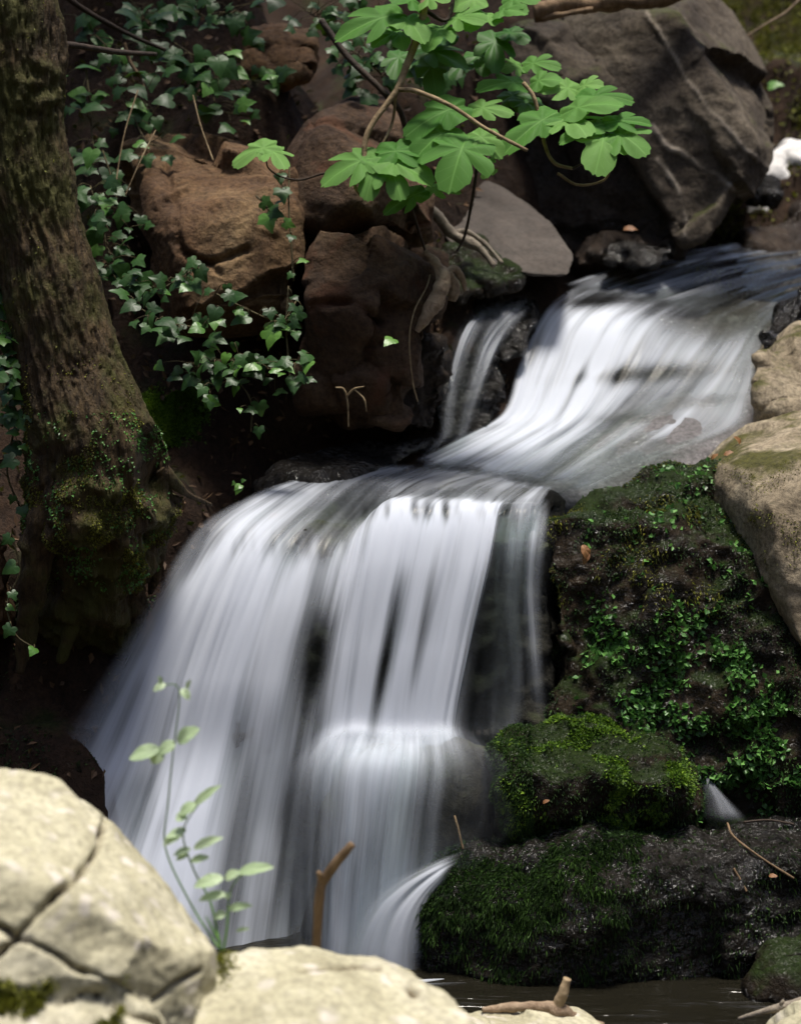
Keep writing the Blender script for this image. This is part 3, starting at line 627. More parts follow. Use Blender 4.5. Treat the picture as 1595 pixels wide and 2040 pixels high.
# ------------------------------------------------------------------ moss, creepers: thousands of tiny leaves per rock
def sample(R, n, mask, seed=0, clump=None):
    V, F, N = R['V'], R['F'], R['N']; r = np.random.default_rng(seed)
    a = V[F[:, 0]]; b = V[F[:, 1]]; c = V[F[:, 2]]; d = V[F[:, 3]]
    area = np.linalg.norm(np.cross(c - a, d - b), axis=1)
    ctr = (a + b + c + d) / 4; fn = N[F].mean(1); fn /= np.linalg.norm(fn, axis=1)[:, None] + 1e-9
    vd = ctr - np.array([0, 0, CAMZ]); vd /= np.linalg.norm(vd, axis=1)[:, None]
    wt = area * np.clip(mask(ctr, fn, proj(ctr)), 0, None) * ((fn * vd).sum(1) < 0.35)
    if wt.sum() <= 0: return np.zeros((0, 3)), np.zeros((0, 3))
    idx = r.choice(len(F), n, p=wt / wt.sum())
    u, v = r.random((2, n, 1))
    p = (a[idx] * (1 - u) + b[idx] * u) * (1 - v) + (d[idx] * (1 - u) + c[idx] * u) * v
    return p, fn[idx]
def blades(pos, nor, length, width, droop=0.3, spread=0.7, seed=0, flat=0.0):
    r = np.random.default_rng(seed); n = len(pos)
    d = nor * (0.7 - 0.4 * flat) + r.normal(size=(n, 3)) * spread * 0.6 + np.array([0, 0, -droop])
    d /= np.linalg.norm(d, axis=1)[:, None]
    s = np.cross(d, nor + r.normal(size=(n, 3)) * 0.5); s /= np.linalg.norm(s, axis=1)[:, None] + 1e-9
    L = (length * r.uniform(0.5, 1.3, n))[:, None]; W = (width * r.uniform(0.6, 1.2, n))[:, None]
    up = np.cross(s, d)
    base = pos - nor * 0.002
    V = np.stack([base, base + d * L * 0.5 + s * W * 0.5 + up * L * 0.08, base + d * L - np.array([0, 0, 1]) * L * droop * 0.3, base + d * L * 0.5 - s * W * 0.5 + up * L * 0.08], 1).reshape(-1, 3)
    i = np.arange(n)[:, None] * 4
    F = np.vstack([i + np.array([0, 1, 2]), i + np.array([0, 2, 3])])
    return V, F, np.repeat(r.random(n), 4)
def moss(R, n, mask, mat, length, width, seed=0, name='moss', **kw):
    p, nn = sample(R, n, mask, seed)
    if not len(p): return
    V, F, rn = blades(p, nn, length, width, seed=seed + 1, **kw)
    add(name, V, F, mat, parent=R['o'], kind='stuff', attrs={'rnd': rn}, smooth=False)
sm = smooth01
# bright cushion
moss(RM, 38000, lambda c, n, q: sm((fbm(c * 14, 3) + 0.12) * 4) * sm((fbm(c * 5 + 8, 2) + 0.35) * 3) * (0.2 + sm((q[:, 0] - 1060) / 60)), M['mossbright'], 0.012, 0.0065, 50, droop=0.25)
moss(RM, 26000, lambda c, n, q: 0.3 + 0 * q[:, 0] + 2 * (q[:, 0] < 1060), M['moss'], 0.012, 0.0035, 52, droop=0.5)
# long shelf
def m_shelf(c, n, q):
    up = sm((n[:, 2] + 0.1) * 1.6)
    pat = sm((fbm(c * np.array([5, 5, 3]) + 3, 3) + 0.15) * 2.5)
    right = 1 - sm((q[:, 0] - 1300) / 80)
    return (up * 0.8 + sm((1840 - q[:, 1]) / 120) * pat) * (pat + 0.08) * right + 0.02
moss(RN, 75000, m_shelf, M['moss'], 0.018, 0.0035, 54, droop=0.9, spread=0.6)
moss(RN, 9000, lambda c, n, q: 0.2 + sm((fbm(c * 8 + 7, 3)) * 2), M['moss'], 0.010, 0.004, 56, droop=0.4)
# cliff
moss(RL, 15000, lambda c, n, q: sm((fbm(c * 8, 3) - 0.02) * 4) * (0.15 + sm((q[:, 1] - 1120) / 200)) * sm((q[:, 0] - 1120) / 120), M['creeper'], 0.018, 0.017, 60, name='creeper', flat=0.6, droop=0.1, spread=0.9)
moss(RL, 40000, lambda c, n, q: sm((fbm(c * 6 + 5, 3) + 0.2) * 2), M['moss'], 0.010, 0.005, 62, droop=0.4)
moss(RL, 9000, lambda c, n, q: sm((fbm(c * 5 + 15, 3) - 0.1) * 4) * sm((1250 - q[:, 1]) / 100), M['olive'], 0.012, 0.004, 64, droop=0.7)
moss(RK, 16000, lambda c, n, q: sm((fbm(c * 6 + 2, 3)) * 4) * sm((q[:, 1] - 905) / 40) * sm((1150 - q[:, 1]) / 100), M['olive'], 0.007, 0.0035, 66, droop=0.4)
moss(RP, 15000, lambda c, n, q: sm((fbm(c * 10, 3)) * 4) * sm((q[:, 1] - 1940) / 30) * (q[:, 1] < 2060) * sm((260 - q[:, 0]) / 60), M['olive'], 0.013, 0.005, 68)
moss(RQ, 3000, lambda c, n, q: sm(1 - np.hypot(q[:, 0] - 430, q[:, 1] - 1925) / 55), M['olive'], 0.012, 0.004, 69)
GR = dict(V=GV, F=GF, N=None, o=ground)
def grid_normals(V, F):
    a = V[F[:, 2]] - V[F[:, 0]]; b = V[F[:, 3]] - V[F[:, 1]]; fn = np.cross(a, b); N = np.zeros_like(V)
    for k in range(3): N[:, k] = np.bincount(F.ravel(), np.repeat(fn[:, k], 4), len(V))
    N /= np.linalg.norm(N, axis=1)[:, None] + 1e-12
    return N
GR['N'] = grid_normals(GV, GF)
near_g = lambda c: (c[:, 1] > 4.2) * (c[:, 1] < 13) * (np.abs(c[:, 0]) < 3.2)
moss(GR, 26000, lambda c, n, q: near_g(c) * sm(1 - np.hypot((q[:, 0] - 340) / 90, (q[:, 1] - 825) / 60)) , M['mossbright'], 0.012, 0.006, 70)
moss(GR, 60000, lambda c, n, q: near_g(c) * (c[:, 1] > 7.4) * (q[:, 0] > 1350) * (0.1 + sm(fbm(c * 4, 3) * 3 + 0.5)), M['olive'], 0.030, 0.012, 72)
moss(GR, 9000, lambda c, n, q: near_g(c) * (q[:, 0] < 420) * (q[:, 1] > 1150) * (q[:, 1] < 1600) * sm(fbm(c * 8, 3) * 4), M['moss'], 0.014, 0.006, 74)
# leaf litter lying on the earth
p, nn = sample(GR, 9000, lambda c, n, q: near_g(c) * (q[:, 0] < 1000) * (c[:, 1] < 7.6), 76)
V, F, rn = blades(p, nn, 0.035, 0.016, seed=77, flat=0.9, droop=0.1, spread=1.1)
add('leaf_litter', V, F, M['litter'], label='brown leaf litter and twigs on the earth bank', cat='leaf litter', kind='stuff', attrs={'rnd': rn}, smooth=False)

# ------------------------------------------------------------------ running water
def loft(lines, nu, nv):
    L = [np.array([list(P(*p[:3])) + [p[3] if len(p) > 3 else 1.0] for p in ln]) for ln in lines]
    A = np.stack([crom(l, nv) for l in L])                 # lines x nv x 4
    nl = len(L); B = crom(A.reshape(nl, -1), nu).reshape(nu, nv, 4)
    return B
def sheet(name, lines, nu, nv, mat, parent, seed=0, corr=0.012, corr_u=22, fade=(0.06, 0.06, 0.05, 0.05), dens=None, off=0.0, gain=1.0, start=0.25):
    B = loft(lines, nu, nv); V = B[..., :3].copy(); dn = B[..., 3] * gain
    wid = np.linalg.norm(np.diff(V, axis=0), axis=2).sum(0).mean()
    leng = np.concatenate([np.zeros((nu, 1)), np.cumsum(np.linalg.norm(np.diff(V, axis=1), axis=2), 1)], 1)
    u = np.linspace(0, 1, nu)[:, None] * np.ones((1, nv)); v = np.linspace(0, 1, nv)[None, :] * np.ones((nu, 1))
    du = np.gradient(V, axis=0); dv = np.gradient(V, axis=1); N = np.cross(du, dv); N /= np.linalg.norm(N, axis=2)[..., None] + 1e-12
    N *= np.sign(-(N * (V - np.array([0, 0, CAMZ]))).sum(2).mean())
    q = np.stack([u.ravel() * wid * corr_u, leng.ravel() * 0.8, np.full(u.size, seed * 3.3)], 1)
    h = fbm(q, 3).reshape(nu, nv)
    ramp = smooth01((v - start * 0.4) / max(start, 1e-3))
    V = V + N * (corr * h * (0.25 + 0.75 * ramp) + off)[..., None]
    dn = dn * (1 + 0.5 * h * ramp)
    l, r_, t, b_ = fade
    e = smooth01(u / max(l, 1e-4)) * smooth01((1 - u) / max(r_, 1e-4)) * smooth01(v / max(t, 1e-4)) * smooth01((1 - v) / max(b_, 1e-4))
    jag = 0.5 * t * gnoise(np.stack([u.ravel() * wid * 60, 0 * u.ravel(), np.full(u.size, seed * 1.7)], 1)).reshape(nu, nv) + 0.6 * t * gnoise(np.stack([u.ravel() * wid * 17, 0 * u.ravel() + 4, np.full(u.size, seed * 1.7)], 1)).reshape(nu, nv)
    e = e * smooth01((v + jag) / max(t, 1e-4)) if t > 0.03 else e
    if dens is not None:
        pp = proj(V.reshape(-1, 3)); dn = dn * dens(pp).reshape(nu, nv)
    ii = np.arange(nu * nv).reshape(nu, nv)
    F = np.stack([ii[:-1, :-1], ii[:-1, 1:], ii[1:, 1:], ii[1:, :-1]], -1).reshape(-1, 4)
    uv = np.stack([u.ravel() * wid, leng.ravel()], 1)
    return add(name, V.reshape(-1, 3), F, mat, parent=parent, uv=uv, attrs={'dens': np.clip(dn.ravel(), 0, 2), 'edge': e.ravel()}, kind=None if parent else 'structure')
def blob(pp, x, y, rx, ry, slant=0.0):
    dx = pp[:, 0] - x - slant * (pp[:, 1] - y); dy = pp[:, 1] - y
    return np.exp(-(dx / rx) ** 2 - (dy / ry) ** 2)

D = 1.0
LM = [
    [(720, 922, 5.66, .5), (570, 958, 5.44, .7), (485, 990, 5.28, .8), (390, 1048, 5.16, .85), (308, 1165, 5.06, .9), (215, 1315, 5.0, .9), (128, 1450, 4.96, .95), (42, 1590, 4.88, .95), (-50, 1760, 4.80, .9), (-130, 1960, 4.72, .9)],
    [(765, 918, 5.68, .4), (630, 955, 5.46, .42), (545, 1000, 5.28, .5), (470, 1065, 5.14, .8), (410, 1180, 5.05, .95), (345, 1350, 4.99, .95), (300, 1500, 4.95, .9), (250, 1640, 4.88, .9), (195, 1800, 4.79, .9), (150, 1960, 4.71, .9)],
    [(830, 920, 5.68, .4), (710, 955, 5.48, .34), (640, 1010, 5.28, .28), (565, 1085, 5.13, .6), (520, 1190, 5.05, 1), (470, 1350, 4.99, 1), (435, 1500, 4.95, .9), (400, 1640, 4.87, .85), (365, 1800, 4.78, .85), (335, 1960, 4.70, .9)],
    [(890, 925, 5.68, .4), (790, 960, 5.46, .34), (730, 1020, 5.26, .25), (680, 1088, 5.12, .6), (650, 1190, 5.04, .8), (612, 1350, 4.98, .7), (585, 1500, 4.94, .8), (560, 1640, 4.91, .8), (535, 1800, 4.85, .8), (515, 1960, 4.79, .9)],
    [(940, 932, 5.66, .4), (850, 958, 5.46, .34), (800, 985, 5.28, .35), (755, 1015, 5.15, .95), (730, 1120, 5.06, 1), (700, 1290, 5.0, 1), (680, 1430, 4.96, 1), (668, 1500, 4.93, .9), (655, 1700, 4.93, .4), (640, 1960, 4.90, .4)],
    [(1000, 942, 5.62, .4), (930, 965, 5.42, .34), (895, 988, 5.26, .3), (865, 1015, 5.14, 1), (840, 1120, 5.06, 1), (805, 1290, 5.0, .95), (785, 1430, 4.96, 1), (780, 1500, 4.93, .9), (770, 1700, 4.93, .4), (750, 1960, 4.90, .4)],
    [(1050, 955, 5.55, .4), (1015, 978, 5.38, .34), (995, 995, 5.24, .35), (980, 1018, 5.14, 1), (960, 1120, 5.06, .95), (920, 1290, 5.0, .9), (893, 1430, 4.96, .95), (890, 1500, 4.93, .9), (880, 1700, 4.93, .4), (860, 1960, 4.90, .4)],
    [(1070, 962, 5.52, .4), (1040, 982, 5.37, .38), (1018, 998, 5.24, .4), (1004, 1020, 5.15, .4), (986, 1120, 5.08, .16), (948, 1290, 5.03, .12), (925, 1430, 4.99, .15), (930, 1500, 4.95, .1), (930, 1700, 4.93, 0), (920, 1960, 4.92, 0)],
    [(1105, 966, 5.5, .4), (1092, 984, 5.36, .36), (1084, 1000, 5.25, .34), (1080, 1020, 5.17, .26), (1068, 1120, 5.11, .14), (1052, 1290, 5.07, .10), (1046, 1430, 5.03, .12), (1040, 1500, 4.98, .05), (1030, 1700, 4.95, 0), (1020, 1960, 4.93, 0)],
]
def d_main(pp):
    x = np.ones(len(pp))
    x -= 1.0 * blob(pp, 628, 1300, 44, 150, -0.12)
    x -= 0.95 * blob(pp, 764, 1330, 17, 170, -0.19)
    x -= 0.75 * blob(pp, 842, 1260, 18, 190, -0.2)
    x -= 0.5 * blob(pp, 395, 1110, 22, 70, -0.7)
    x -= 0.75 * blob(pp, 600, 1640, 70, 190)
    x -= 0.6 * blob(pp, 470, 1660, 38, 260, -0.15)
    x -= 0.6 * blob(pp, 262, 1400, 18, 160, -0.4)
    x -= 0.5 * blob(pp, 880, 1600, 50, 100)
    x -= 0.35 * blob(pp, 560, 1850, 70, 120)
    x += 0.3 * blob(pp, 430, 1250, 160, 180, -0.4)
    fing = np.clip(0.5 + 1.5 * gnoise(np.stack([pp[:, 0] / 20, pp[:, 1] / 900, 0 * pp[:, 0]], 1)), 0, 1)
    x -= 0.7 * fing * np.exp(-(np.abs(pp[:, 0] - 870) / 150) ** 4 - ((pp[:, 1] - 1018) / 26) ** 2)
    x -= 0.35 * fing * np.exp(-(np.abs(pp[:, 0] - 580) / 130) ** 4 - ((pp[:, 1] - 1088) / 30) ** 2)
    return np.clip(x, 0.04, 1.2)
fall = thing('waterfall', P(600, 1925, 4.85), kind='structure')
sheet('water_sheet', LM, 420, 240, M['fall'], fall, 1, dens=d_main, fade=(0.08, 0.03, 0.05, 0.01), corr=0.009, corr_u=15, start=0.35)
sheet('water_sheet', LM, 300, 160, M['fall2'], fall, 2, dens=d_main, fade=(0.10, 0.03, 0.12, 0.01), corr=0.012, corr_u=11, off=-0.035, gain=0.6, start=0.35)
# spread over the rock halfway down
LD = [
    [(650, 1430, 4.93, .4), (600, 1466, 4.88, .5), (560, 1530, 4.84, .3), (540, 1640, 4.81, .3), (525, 1780, 4.79, .6), (515, 1960, 4.77, .6)],
    [(690, 1416, 4.93, .6), (660, 1466, 4.86, .75), (640, 1530, 4.81, .6), (630, 1640, 4.78, .5), (625, 1780, 4.76, .6), (620, 1960, 4.74, .7)],
    [(750, 1438, 4.93, .8), (735, 1476, 4.86, .9), (722, 1530, 4.80, 1), (712, 1640, 4.77, 1), (700, 1780, 4.75, 1), (690, 1960, 4.73, 1)],
    [(810, 1419, 4.93, .85), (815, 1470, 4.86, .95), (812, 1530, 4.80, 1), (800, 1640, 4.77, .9), (785, 1780, 4.75, 1), (765, 1960, 4.73, 1)],
    [(870, 1426, 4.93, .7), (885, 1462, 4.86, .8), (895, 1530, 4.80, .5), (885, 1640, 4.77, .35), (860, 1780, 4.75, .6), (820, 1960, 4.73, .8)],
    [(930, 1438, 4.93, .5), (965, 1470, 4.9, .7), (1008, 1530, 4.84, .6), (1005, 1640, 4.79, .55), (910, 1750, 4.74, .6), (850, 1960, 4.70, .5)],
]
def d_dome(pp):
    x = np.ones(len(pp))
    x -= 0.8 * blob(pp, 895, 1610, 48, 75, -0.1)
    x -= 0.4 * blob(pp, 600, 1600, 50, 90)
    x -= 0.5 * blob(pp, 590, 1820, 40, 130)
    x += 0.5 * smooth01((pp[:, 1] - 1620) / 200) * blob(pp, 740, 1850, 130, 300)
    return np.clip(x, 0.04, 1.3)
sheet('water_sheet', LD, 320, 160, M['fall2'], fall, 3, dens=d_dome, fade=(0.4, 0.3, 0.26, 0.01), corr=0.010, start=0.3, gain=0.7)
LD2 = [[(px + (px - 790) * 0.22 * min(1, k / 2), py + (6 if k else -10), Y - 0.03, d) for k, (px, py, Y, d) in enumerate(ln)] for ln in LD]
sheet('water_sheet', LD2, 240, 120, M['fall2'], fall, 4, fade=(0.45, 0.45, 0.35, 0.01), corr=0.02, corr_u=9, start=0.3, gain=0.45)
# skirt sliding off the shelf to the left
sheet('water_sheet', [
    [(935, 1688, 4.72, .5), (860, 1712, 4.70, .6), (780, 1745, 4.69, .6), (715, 1790, 4.68, .5), (670, 1870, 4.67, .5), (650, 1960, 4.66, .6)],
    [(930, 1700, 4.70, .6), (870, 1728, 4.68, .9), (810, 1765, 4.67, .9), (760, 1815, 4.66, .9), (730, 1880, 4.65, .9), (715, 1960, 4.64, 1)],
    [(915, 1720, 4.69, .5), (875, 1748, 4.67, .8), (840, 1785, 4.66, .9), (815, 1830, 4.65, .9), (800, 1890, 4.64, .9), (795, 1960, 4.63, 1)],
    [(900, 1745, 4.69, .2), (875, 1775, 4.67, .3), (860, 1805, 4.66, .35), (850, 1850, 4.65, .35), (845, 1900, 4.64, .4), (845, 1960, 4.63, .6)]],
    160, 90, M['fall2'], fall, 5, fade=(0.4, 0.45, 0.2, 0.01), corr=0.006, gain=0.75)
# thin fall at the right end of the crest, and threads beside it
for k, ln in enumerate([
        [[(1060, 985, 5.4, .5), (1050, 1030, 5.20, .6), (1042, 1080, 5.12, .9), (1036, 1180, 5.09, .9), (1040, 1300, 5.06, .7), (1052, 1450, 5.0, .6)], [(1075, 985, 5.4, .5), (1070, 1030, 5.2, .6), (1062, 1080, 5.11, .8), (1056, 1180, 5.08, .7), (1062, 1300, 5.05, .6), (1075, 1450, 5.0, .6)], [(1100, 985, 5.4, .4), (1097, 1030, 5.2, .4), (1092, 1080, 5.13, .35), (1082, 1180, 5.10, .3), (1085, 1300, 5.06, .3), (1095, 1450, 5.0, .4)]],
        [[(1000, 1010, 5.25, .3), (985, 1080, 5.14, .35), (985, 1200, 5.10, .3), (1000, 1320, 5.08, .35), (1015, 1450, 5.03, .4)], [(1020, 1010, 5.25, .3), (1000, 1080, 5.14, .3), (998, 1200, 5.1, .25), (1012, 1320, 5.08, .3), (1030, 1450, 5.03, .35)]],
        [[(985, 1005, 5.25, .25), (968, 1080, 5.12, .2), (950, 1200, 5.07, .15), (935, 1320, 5.04, .12), (930, 1450, 5.0, .2)], [(1020, 1000, 5.3, .3), (1008, 1080, 5.14, .3), (1000, 1200, 5.09, .2), (1005, 1320, 5.06, .2), (1010, 1450, 5.02, .25)], [(1060, 995, 5.35, .3), (1050, 1080, 5.15, .3), (1040, 1200, 5.1, .2), (1045, 1320, 5.06, .2), (1050, 1450, 5.02, .25)], [(1115, 1000, 5.3, .25), (1112, 1080, 5.14, .25), (1105, 1200, 5.1, .18), (1105, 1320, 5.07, .18), (1110, 1450, 5.02, .25)]],
        [[(1382, 1520, 5.0, .15), (1394, 1560, 4.96, .3), (1398, 1600, 4.93, .35), (1392, 1640, 4.9, .3)], [(1386, 1522, 5.0, .2), (1412, 1562, 4.96, .45), (1432, 1602, 4.92, .5), (1445, 1640, 4.88, .4)], [(1390, 1524, 5.0, .3), (1425, 1565, 4.96, .5), (1465, 1606, 4.92, .5), (1500, 1640, 4.88, .5)]]]):
    sheet('water_strand', ln, 60, 70, M['fall2'], fall, 10 + k, fade=(0.5, 0.5, 0.2, 0.25), corr=0.006, gain=0.8)
# upper cascade
LU = [
    [(1200, 545, 6.78, .15), (1110, 590, 6.52, .45), (1068, 640, 6.36, .9), (1030, 725, 6.22, .95), (998, 822, 6.06, .95), (915, 872, 5.92, .7), (815, 918, 5.76, .5)],
    [(1290, 545, 6.8, .15), (1180, 600, 6.52, .4), (1125, 648, 6.35, .9), (1085, 740, 6.2, .95), (1050, 830, 6.05, .95), (960, 885, 5.88, .75), (865, 932, 5.7, .5)],
    [(1380, 545, 6.85, .15), (1260, 605, 6.52, .4), (1205, 650, 6.33, .9), (1165, 745, 6.18, .95), (1120, 830, 6.03, .9), (1030, 890, 5.85, .7), (940, 940, 5.66, .45)],
    [(1460, 545, 6.9, .1), (1350, 610, 6.52, .35), (1290, 655, 6.32, .85), (1240, 745, 6.16, .8), (1180, 830, 6.0, .55), (1090, 895, 5.82, .45), (1010, 950, 5.62, .4)],
    [(1530, 545, 6.9, .08), (1430, 620, 6.5, .15), (1372, 685, 6.3, .55), (1310, 770, 6.13, .3), (1230, 845, 5.96, .2), (1150, 905, 5.76, .25), (1070, 962, 5.55, .35)],
    [(1590, 545, 6.9, .06), (1500, 630, 6.42, .08), (1450, 700, 6.24, .45), (1385, 785, 6.08, .4), (1310, 855, 5.92, .38), (1220, 912, 5.7, .2), (1120, 970, 5.48, .35)],
    [(1640, 545, 6.9, .06), (1540, 640, 6.36, .08), (1515, 715, 6.18, .45), (1505, 790, 6.04, .4), (1475, 852, 5.90, .35), (1300, 918, 5.64, .18), (1160, 982, 5.42, .3)],
]
def d_up(pp):
    x = np.ones(len(pp))
    x -= 0.6 * blob(pp, 1270, 835, 70, 10, 0.0)
    x -= 0.75 * blob(pp, 1290, 745, 120, 20, -3.0)
    x -= 0.4 * blob(pp, 960, 850, 70, 18, -2.0)
    x -= 0.8 * blob(pp, 1180, 600, 70, 13, -2.5)
    x -= 0.75 * blob(pp, 1330, 590, 70, 16, -2.5)
    x -= 0.95 * blob(pp, 1470, 610, 100, 70, -1.2)
    x -= 0.6 * blob(pp, 1060, 700, 14, 60, -0.4)
    x -= 0.5 * blob(pp, 1400, 800, 60, 16, -2.5)
    x -= 0.5 * blob(pp, 1330, 880, 80, 10, -2.5)
    x -= 0.55 * blob(pp, 1150, 760, 10, 90, -0.5) + 0.5 * blob(pp, 1245, 730, 12, 70, -0.6)
    return np.clip(x, 0.05, 1.2)
casc = thing('cascade', P(1150, 900, 5.8), kind='structure')
sheet('water_sheet', LU, 380, 200, M['fall'], casc, 20, dens=d_up, fade=(0.05, 0.05, 0.12, 0.05), corr=0.012, corr_u=14, start=0.5)
sheet('water_sheet', LU, 260, 140, M['fall2'], casc, 21, dens=d_up, fade=(0.05, 0.10, 0.30, 0.05), corr=0.014, off=-0.025, gain=0.5, start=0.5)
sheet('water_strand', [
    [(1040, 556, 6.40, .5), (945, 610, 6.22, .5), (905, 665, 6.10, .5), (884, 740, 6.0, .45), (872, 800, 5.94, .35), (862, 870, 5.86, .3), (812, 915, 5.74, .3)],
    [(1052, 562, 6.40, .5), (960, 620, 6.22, .5), (925, 662, 6.08, .95), (900, 740, 5.98, .7), (890, 800, 5.92, .5), (880, 870, 5.85, .4), (830, 917, 5.74, .4)],
    [(1064, 568, 6.38, .4), (985, 630, 6.2, .35), (950, 680, 6.08, .2), (925, 750, 5.99, .12), (912, 810, 5.92, .2), (900, 870, 5.85, .3), (848, 919, 5.74, .3)],
    [(1076, 575, 6.36, .5), (1010, 640, 6.2, .5), (975, 690, 6.08, .7), (952, 750, 5.99, .5), (932, 810, 5.92, .4), (915, 872, 5.85, .4), (865, 921, 5.74, .4)],
    [(1095, 585, 6.36, .4), (1035, 650, 6.2, .3), (1000, 700, 6.1, .2), (975, 760, 6.0, .15), (960, 815, 5.93, .2), (935, 875, 5.85, .3), (885, 923, 5.74, .3)]],
    120, 90, M['fall2'], casc, 24, fade=(0.3, 0.3, 0.15, 0.2), corr=0.02, corr_u=30, gain=0.6)
# stream above the cascade: density draws broken water and painted sky reflections
LS = [
    [(1720, 462, 8.2, 0.45), (1560, 478, 7.7, 0.45), (1440, 492, 7.35, 0.45), (1330, 515, 7.05, 0.45), (1220, 540, 6.8, 0.26), (1110, 575, 6.58, 0.31)],
    [(1760, 475, 7.9, 0.08), (1620, 492, 7.5, 0.12), (1500, 508, 7.2, 0.18), (1400, 530, 6.98, 0.26), (1300, 555, 6.78, 0.30), (1180, 595, 6.56, 0.30)],
    [(1800, 490, 7.6, 0.05), (1680, 510, 7.3, 0.07), (1570, 530, 7.08, 0.11), (1470, 550, 6.9, 0.13), (1380, 580, 6.72, 0.18), (1280, 610, 6.54, 0.18)],
    [(1840, 510, 7.35, 0.02), (1740, 530, 7.1, 0.04), (1640, 552, 6.92, 0.04), (1540, 580, 6.74, 0.04), (1460, 610, 6.58, 0.05), (1380, 650, 6.42, 0.05)],
    [(1860, 535, 7.1, 0.02), (1780, 560, 6.9, 0.04), (1690, 585, 6.72, 0.04), (1610, 615, 6.56, 0.05), (1550, 650, 6.40, 0.05), (1490, 700, 6.26, 0.05)]]
sheet('stream_water', LS, 220, 160, M['film'], None, 30, fade=(0.02, 0.02, 0.01, 0.10), corr=0.018, corr_u=9, start=0.01, off=0.012)
# foam where the fall meets the pool
sheet('water_foam', [[(150, 1915, 4.76, .6), (560, 1920, 4.74, .7), (760, 1932, 4.68, .8), (900, 1936, 4.64, .5), (1050, 1936, 4.62, .2)], [(150, 1935, 4.66, .5), (560, 1940, 4.62, .6), (760, 1948, 4.6, .7), (900, 1945, 4.6, .4), (1050, 1942, 4.6, .1)], [(150, 1985, 4.5, .2), (560, 1985, 4.5, .3), (760, 1980, 4.5, .3), (900, 1965, 4.53, .15), (1050, 1955, 4.56, 0)]],
      60, 80, M['fall2'], fall, 40, fade=(0.2, 0.4, 0.02, 0.1), corr=0.004, gain=0.85)


# ------------------------------------------------------------------ tree
TC = [  # centre px, py, Y, radius px
    (-85, -260, 5.05, 100), (-40, -120, 5.02, 100), (5, 0, 5.0, 102), (20, 120, 4.99, 98), (32, 250, 4.98, 90), (52, 380, 4.97, 93), (84, 500, 4.96, 94), (112, 620, 4.95, 98),
    (140, 740, 4.94, 106), (168, 830, 4.93, 122), (186, 920, 4.93, 136), (192, 1000, 4.97, 136), (186, 1080, 5.05, 120), (182, 1160, 5.14, 108), (176, 1240, 5.24, 92), (172, 1330, 5.34, 84)]
tree_base = P(180, 1180, 5.0)
tree = thing('tree', tree_base, 'leaning tree with mossy furrowed bark and a dark hollow at its foot', 'tree')
top = [np.array([-1.75, 5.15, 3.9]), np.array([-2.1, 5.3, 5.0]), np.array([-2.3, 5.5, 6.2])]
cl = [P(a, b, c) for a, b, c, _ in TC]; rr = [r * c / FPX for _, _, c, r in TC]
def trunk_mesh(seg=200, m=460):
    pts = np.array(top[::-1] + cl); rad = np.array([0.06, 0.09, 0.115] + rr)
    C = crom(np.hstack([pts, rad[:, None]]), m); R = C[:, 3]; C = C[:, :3]
    T = np.gradient(C, axis=0); T /= np.linalg.norm(T, axis=1)[:, None]
    N = np.cross(T, [0, 1, 0]); N /= np.linalg.norm(N, axis=1)[:, None]; B = np.cross(T, N)
    th = np.linspace(0, 2 * np.pi, seg, endpoint=False)
    dirs = np.cos(th)[None, :, None] * N[:, None, :] + np.sin(th)[None, :, None] * B[:, None, :]
    V = C[:, None] + R[:, None, None] * dirs
    s = np.concatenate([[0], np.cumsum(np.linalg.norm(np.diff(C, axis=0), axis=1))])
    Vf = V.reshape(-1, 3); df = dirs.reshape(-1, 3); S = np.repeat(s, seg)
    # furrowed bark: ridges run along the stem
    q = np.stack([df[:, 0] * 6.5, df[:, 1] * 6.5, S * 7 + df[:, 2]], 1) + 0.35 * fbm(Vf * 9, 2)[:, None]
    q2 = np.stack([df[:, 0] * 17, df[:, 1] * 17, S * 22 + df[:, 2]], 1)
    d = 0.010 * fbm(q, 3) + 0.011 * (ridged(q2, 2) - 0.4) + 0.013 * fbm(Vf * 3.5, 2)
    pp = proj(Vf); front = (df[:, 1] < 0.2)
    low = smooth01((pp[:, 1] - 820) / 200)
    d += low * (0.05 * fbm(Vf * 5, 4) + 0.025 * ridged(Vf * 14, 3))
    # old branch scar and dark hollow
    d += front * 0.016 * blob(pp, 75, 190, 50, 70) * (1 + 1.3 * fbm(Vf * 22, 3))
    Vf = Vf + df * d[:, None]
    hol = front * np.exp(-(((pp[:, 0] - 298 - 0.12 * (pp[:, 1] - 920)) / 24) ** 4) - ((pp[:, 1] - 925) / 68) ** 4)
    Vf[:, 1] += 0.10 * hol; Vf[:, 0] -= 0.02 * hol
    lip = front * np.exp(-((np.hypot((pp[:, 0] - 300) / 34, (pp[:, 1] - 925) / 84) - 1) / 0.22) ** 2)
    Vf[:, 1] -= 0.022 * lip
    ii = np.arange(m * seg).reshape(m, seg); jn = np.roll(ii, -1, 1)
    F = np.stack([ii[:-1], jn[:-1], jn[1:], ii[1:]], -1).reshape(-1, 4)
    return Vf, F
tv, tf = trunk_mesh()
trunk = add('trunk', tv, tf, M['bark'], parent=tree)
TR = dict(V=tv, F=tf, N=grid_normals(tv, tf), o=trunk)
if ((TR['N'] * (tv - tv.mean(0))).sum(1)).mean() < 0: TR['N'] = -TR['N']
moss(TR, 16000, lambda c, n, q: sm((fbm(c * 7, 3) - 0.05) * 4) * (0.03 + sm((q[:, 1] - 700) / 250)) * (q[:, 1] < 1180), M['olive'], 0.008, 0.004, 80)
moss(TR, 3500, lambda c, n, q: sm((fbm(c * 11 + 4, 3) - 0.1) * 5) * (q[:, 1] > 820) * (q[:, 1] < 1180), M['creeper'], 0.009, 0.007, 82)
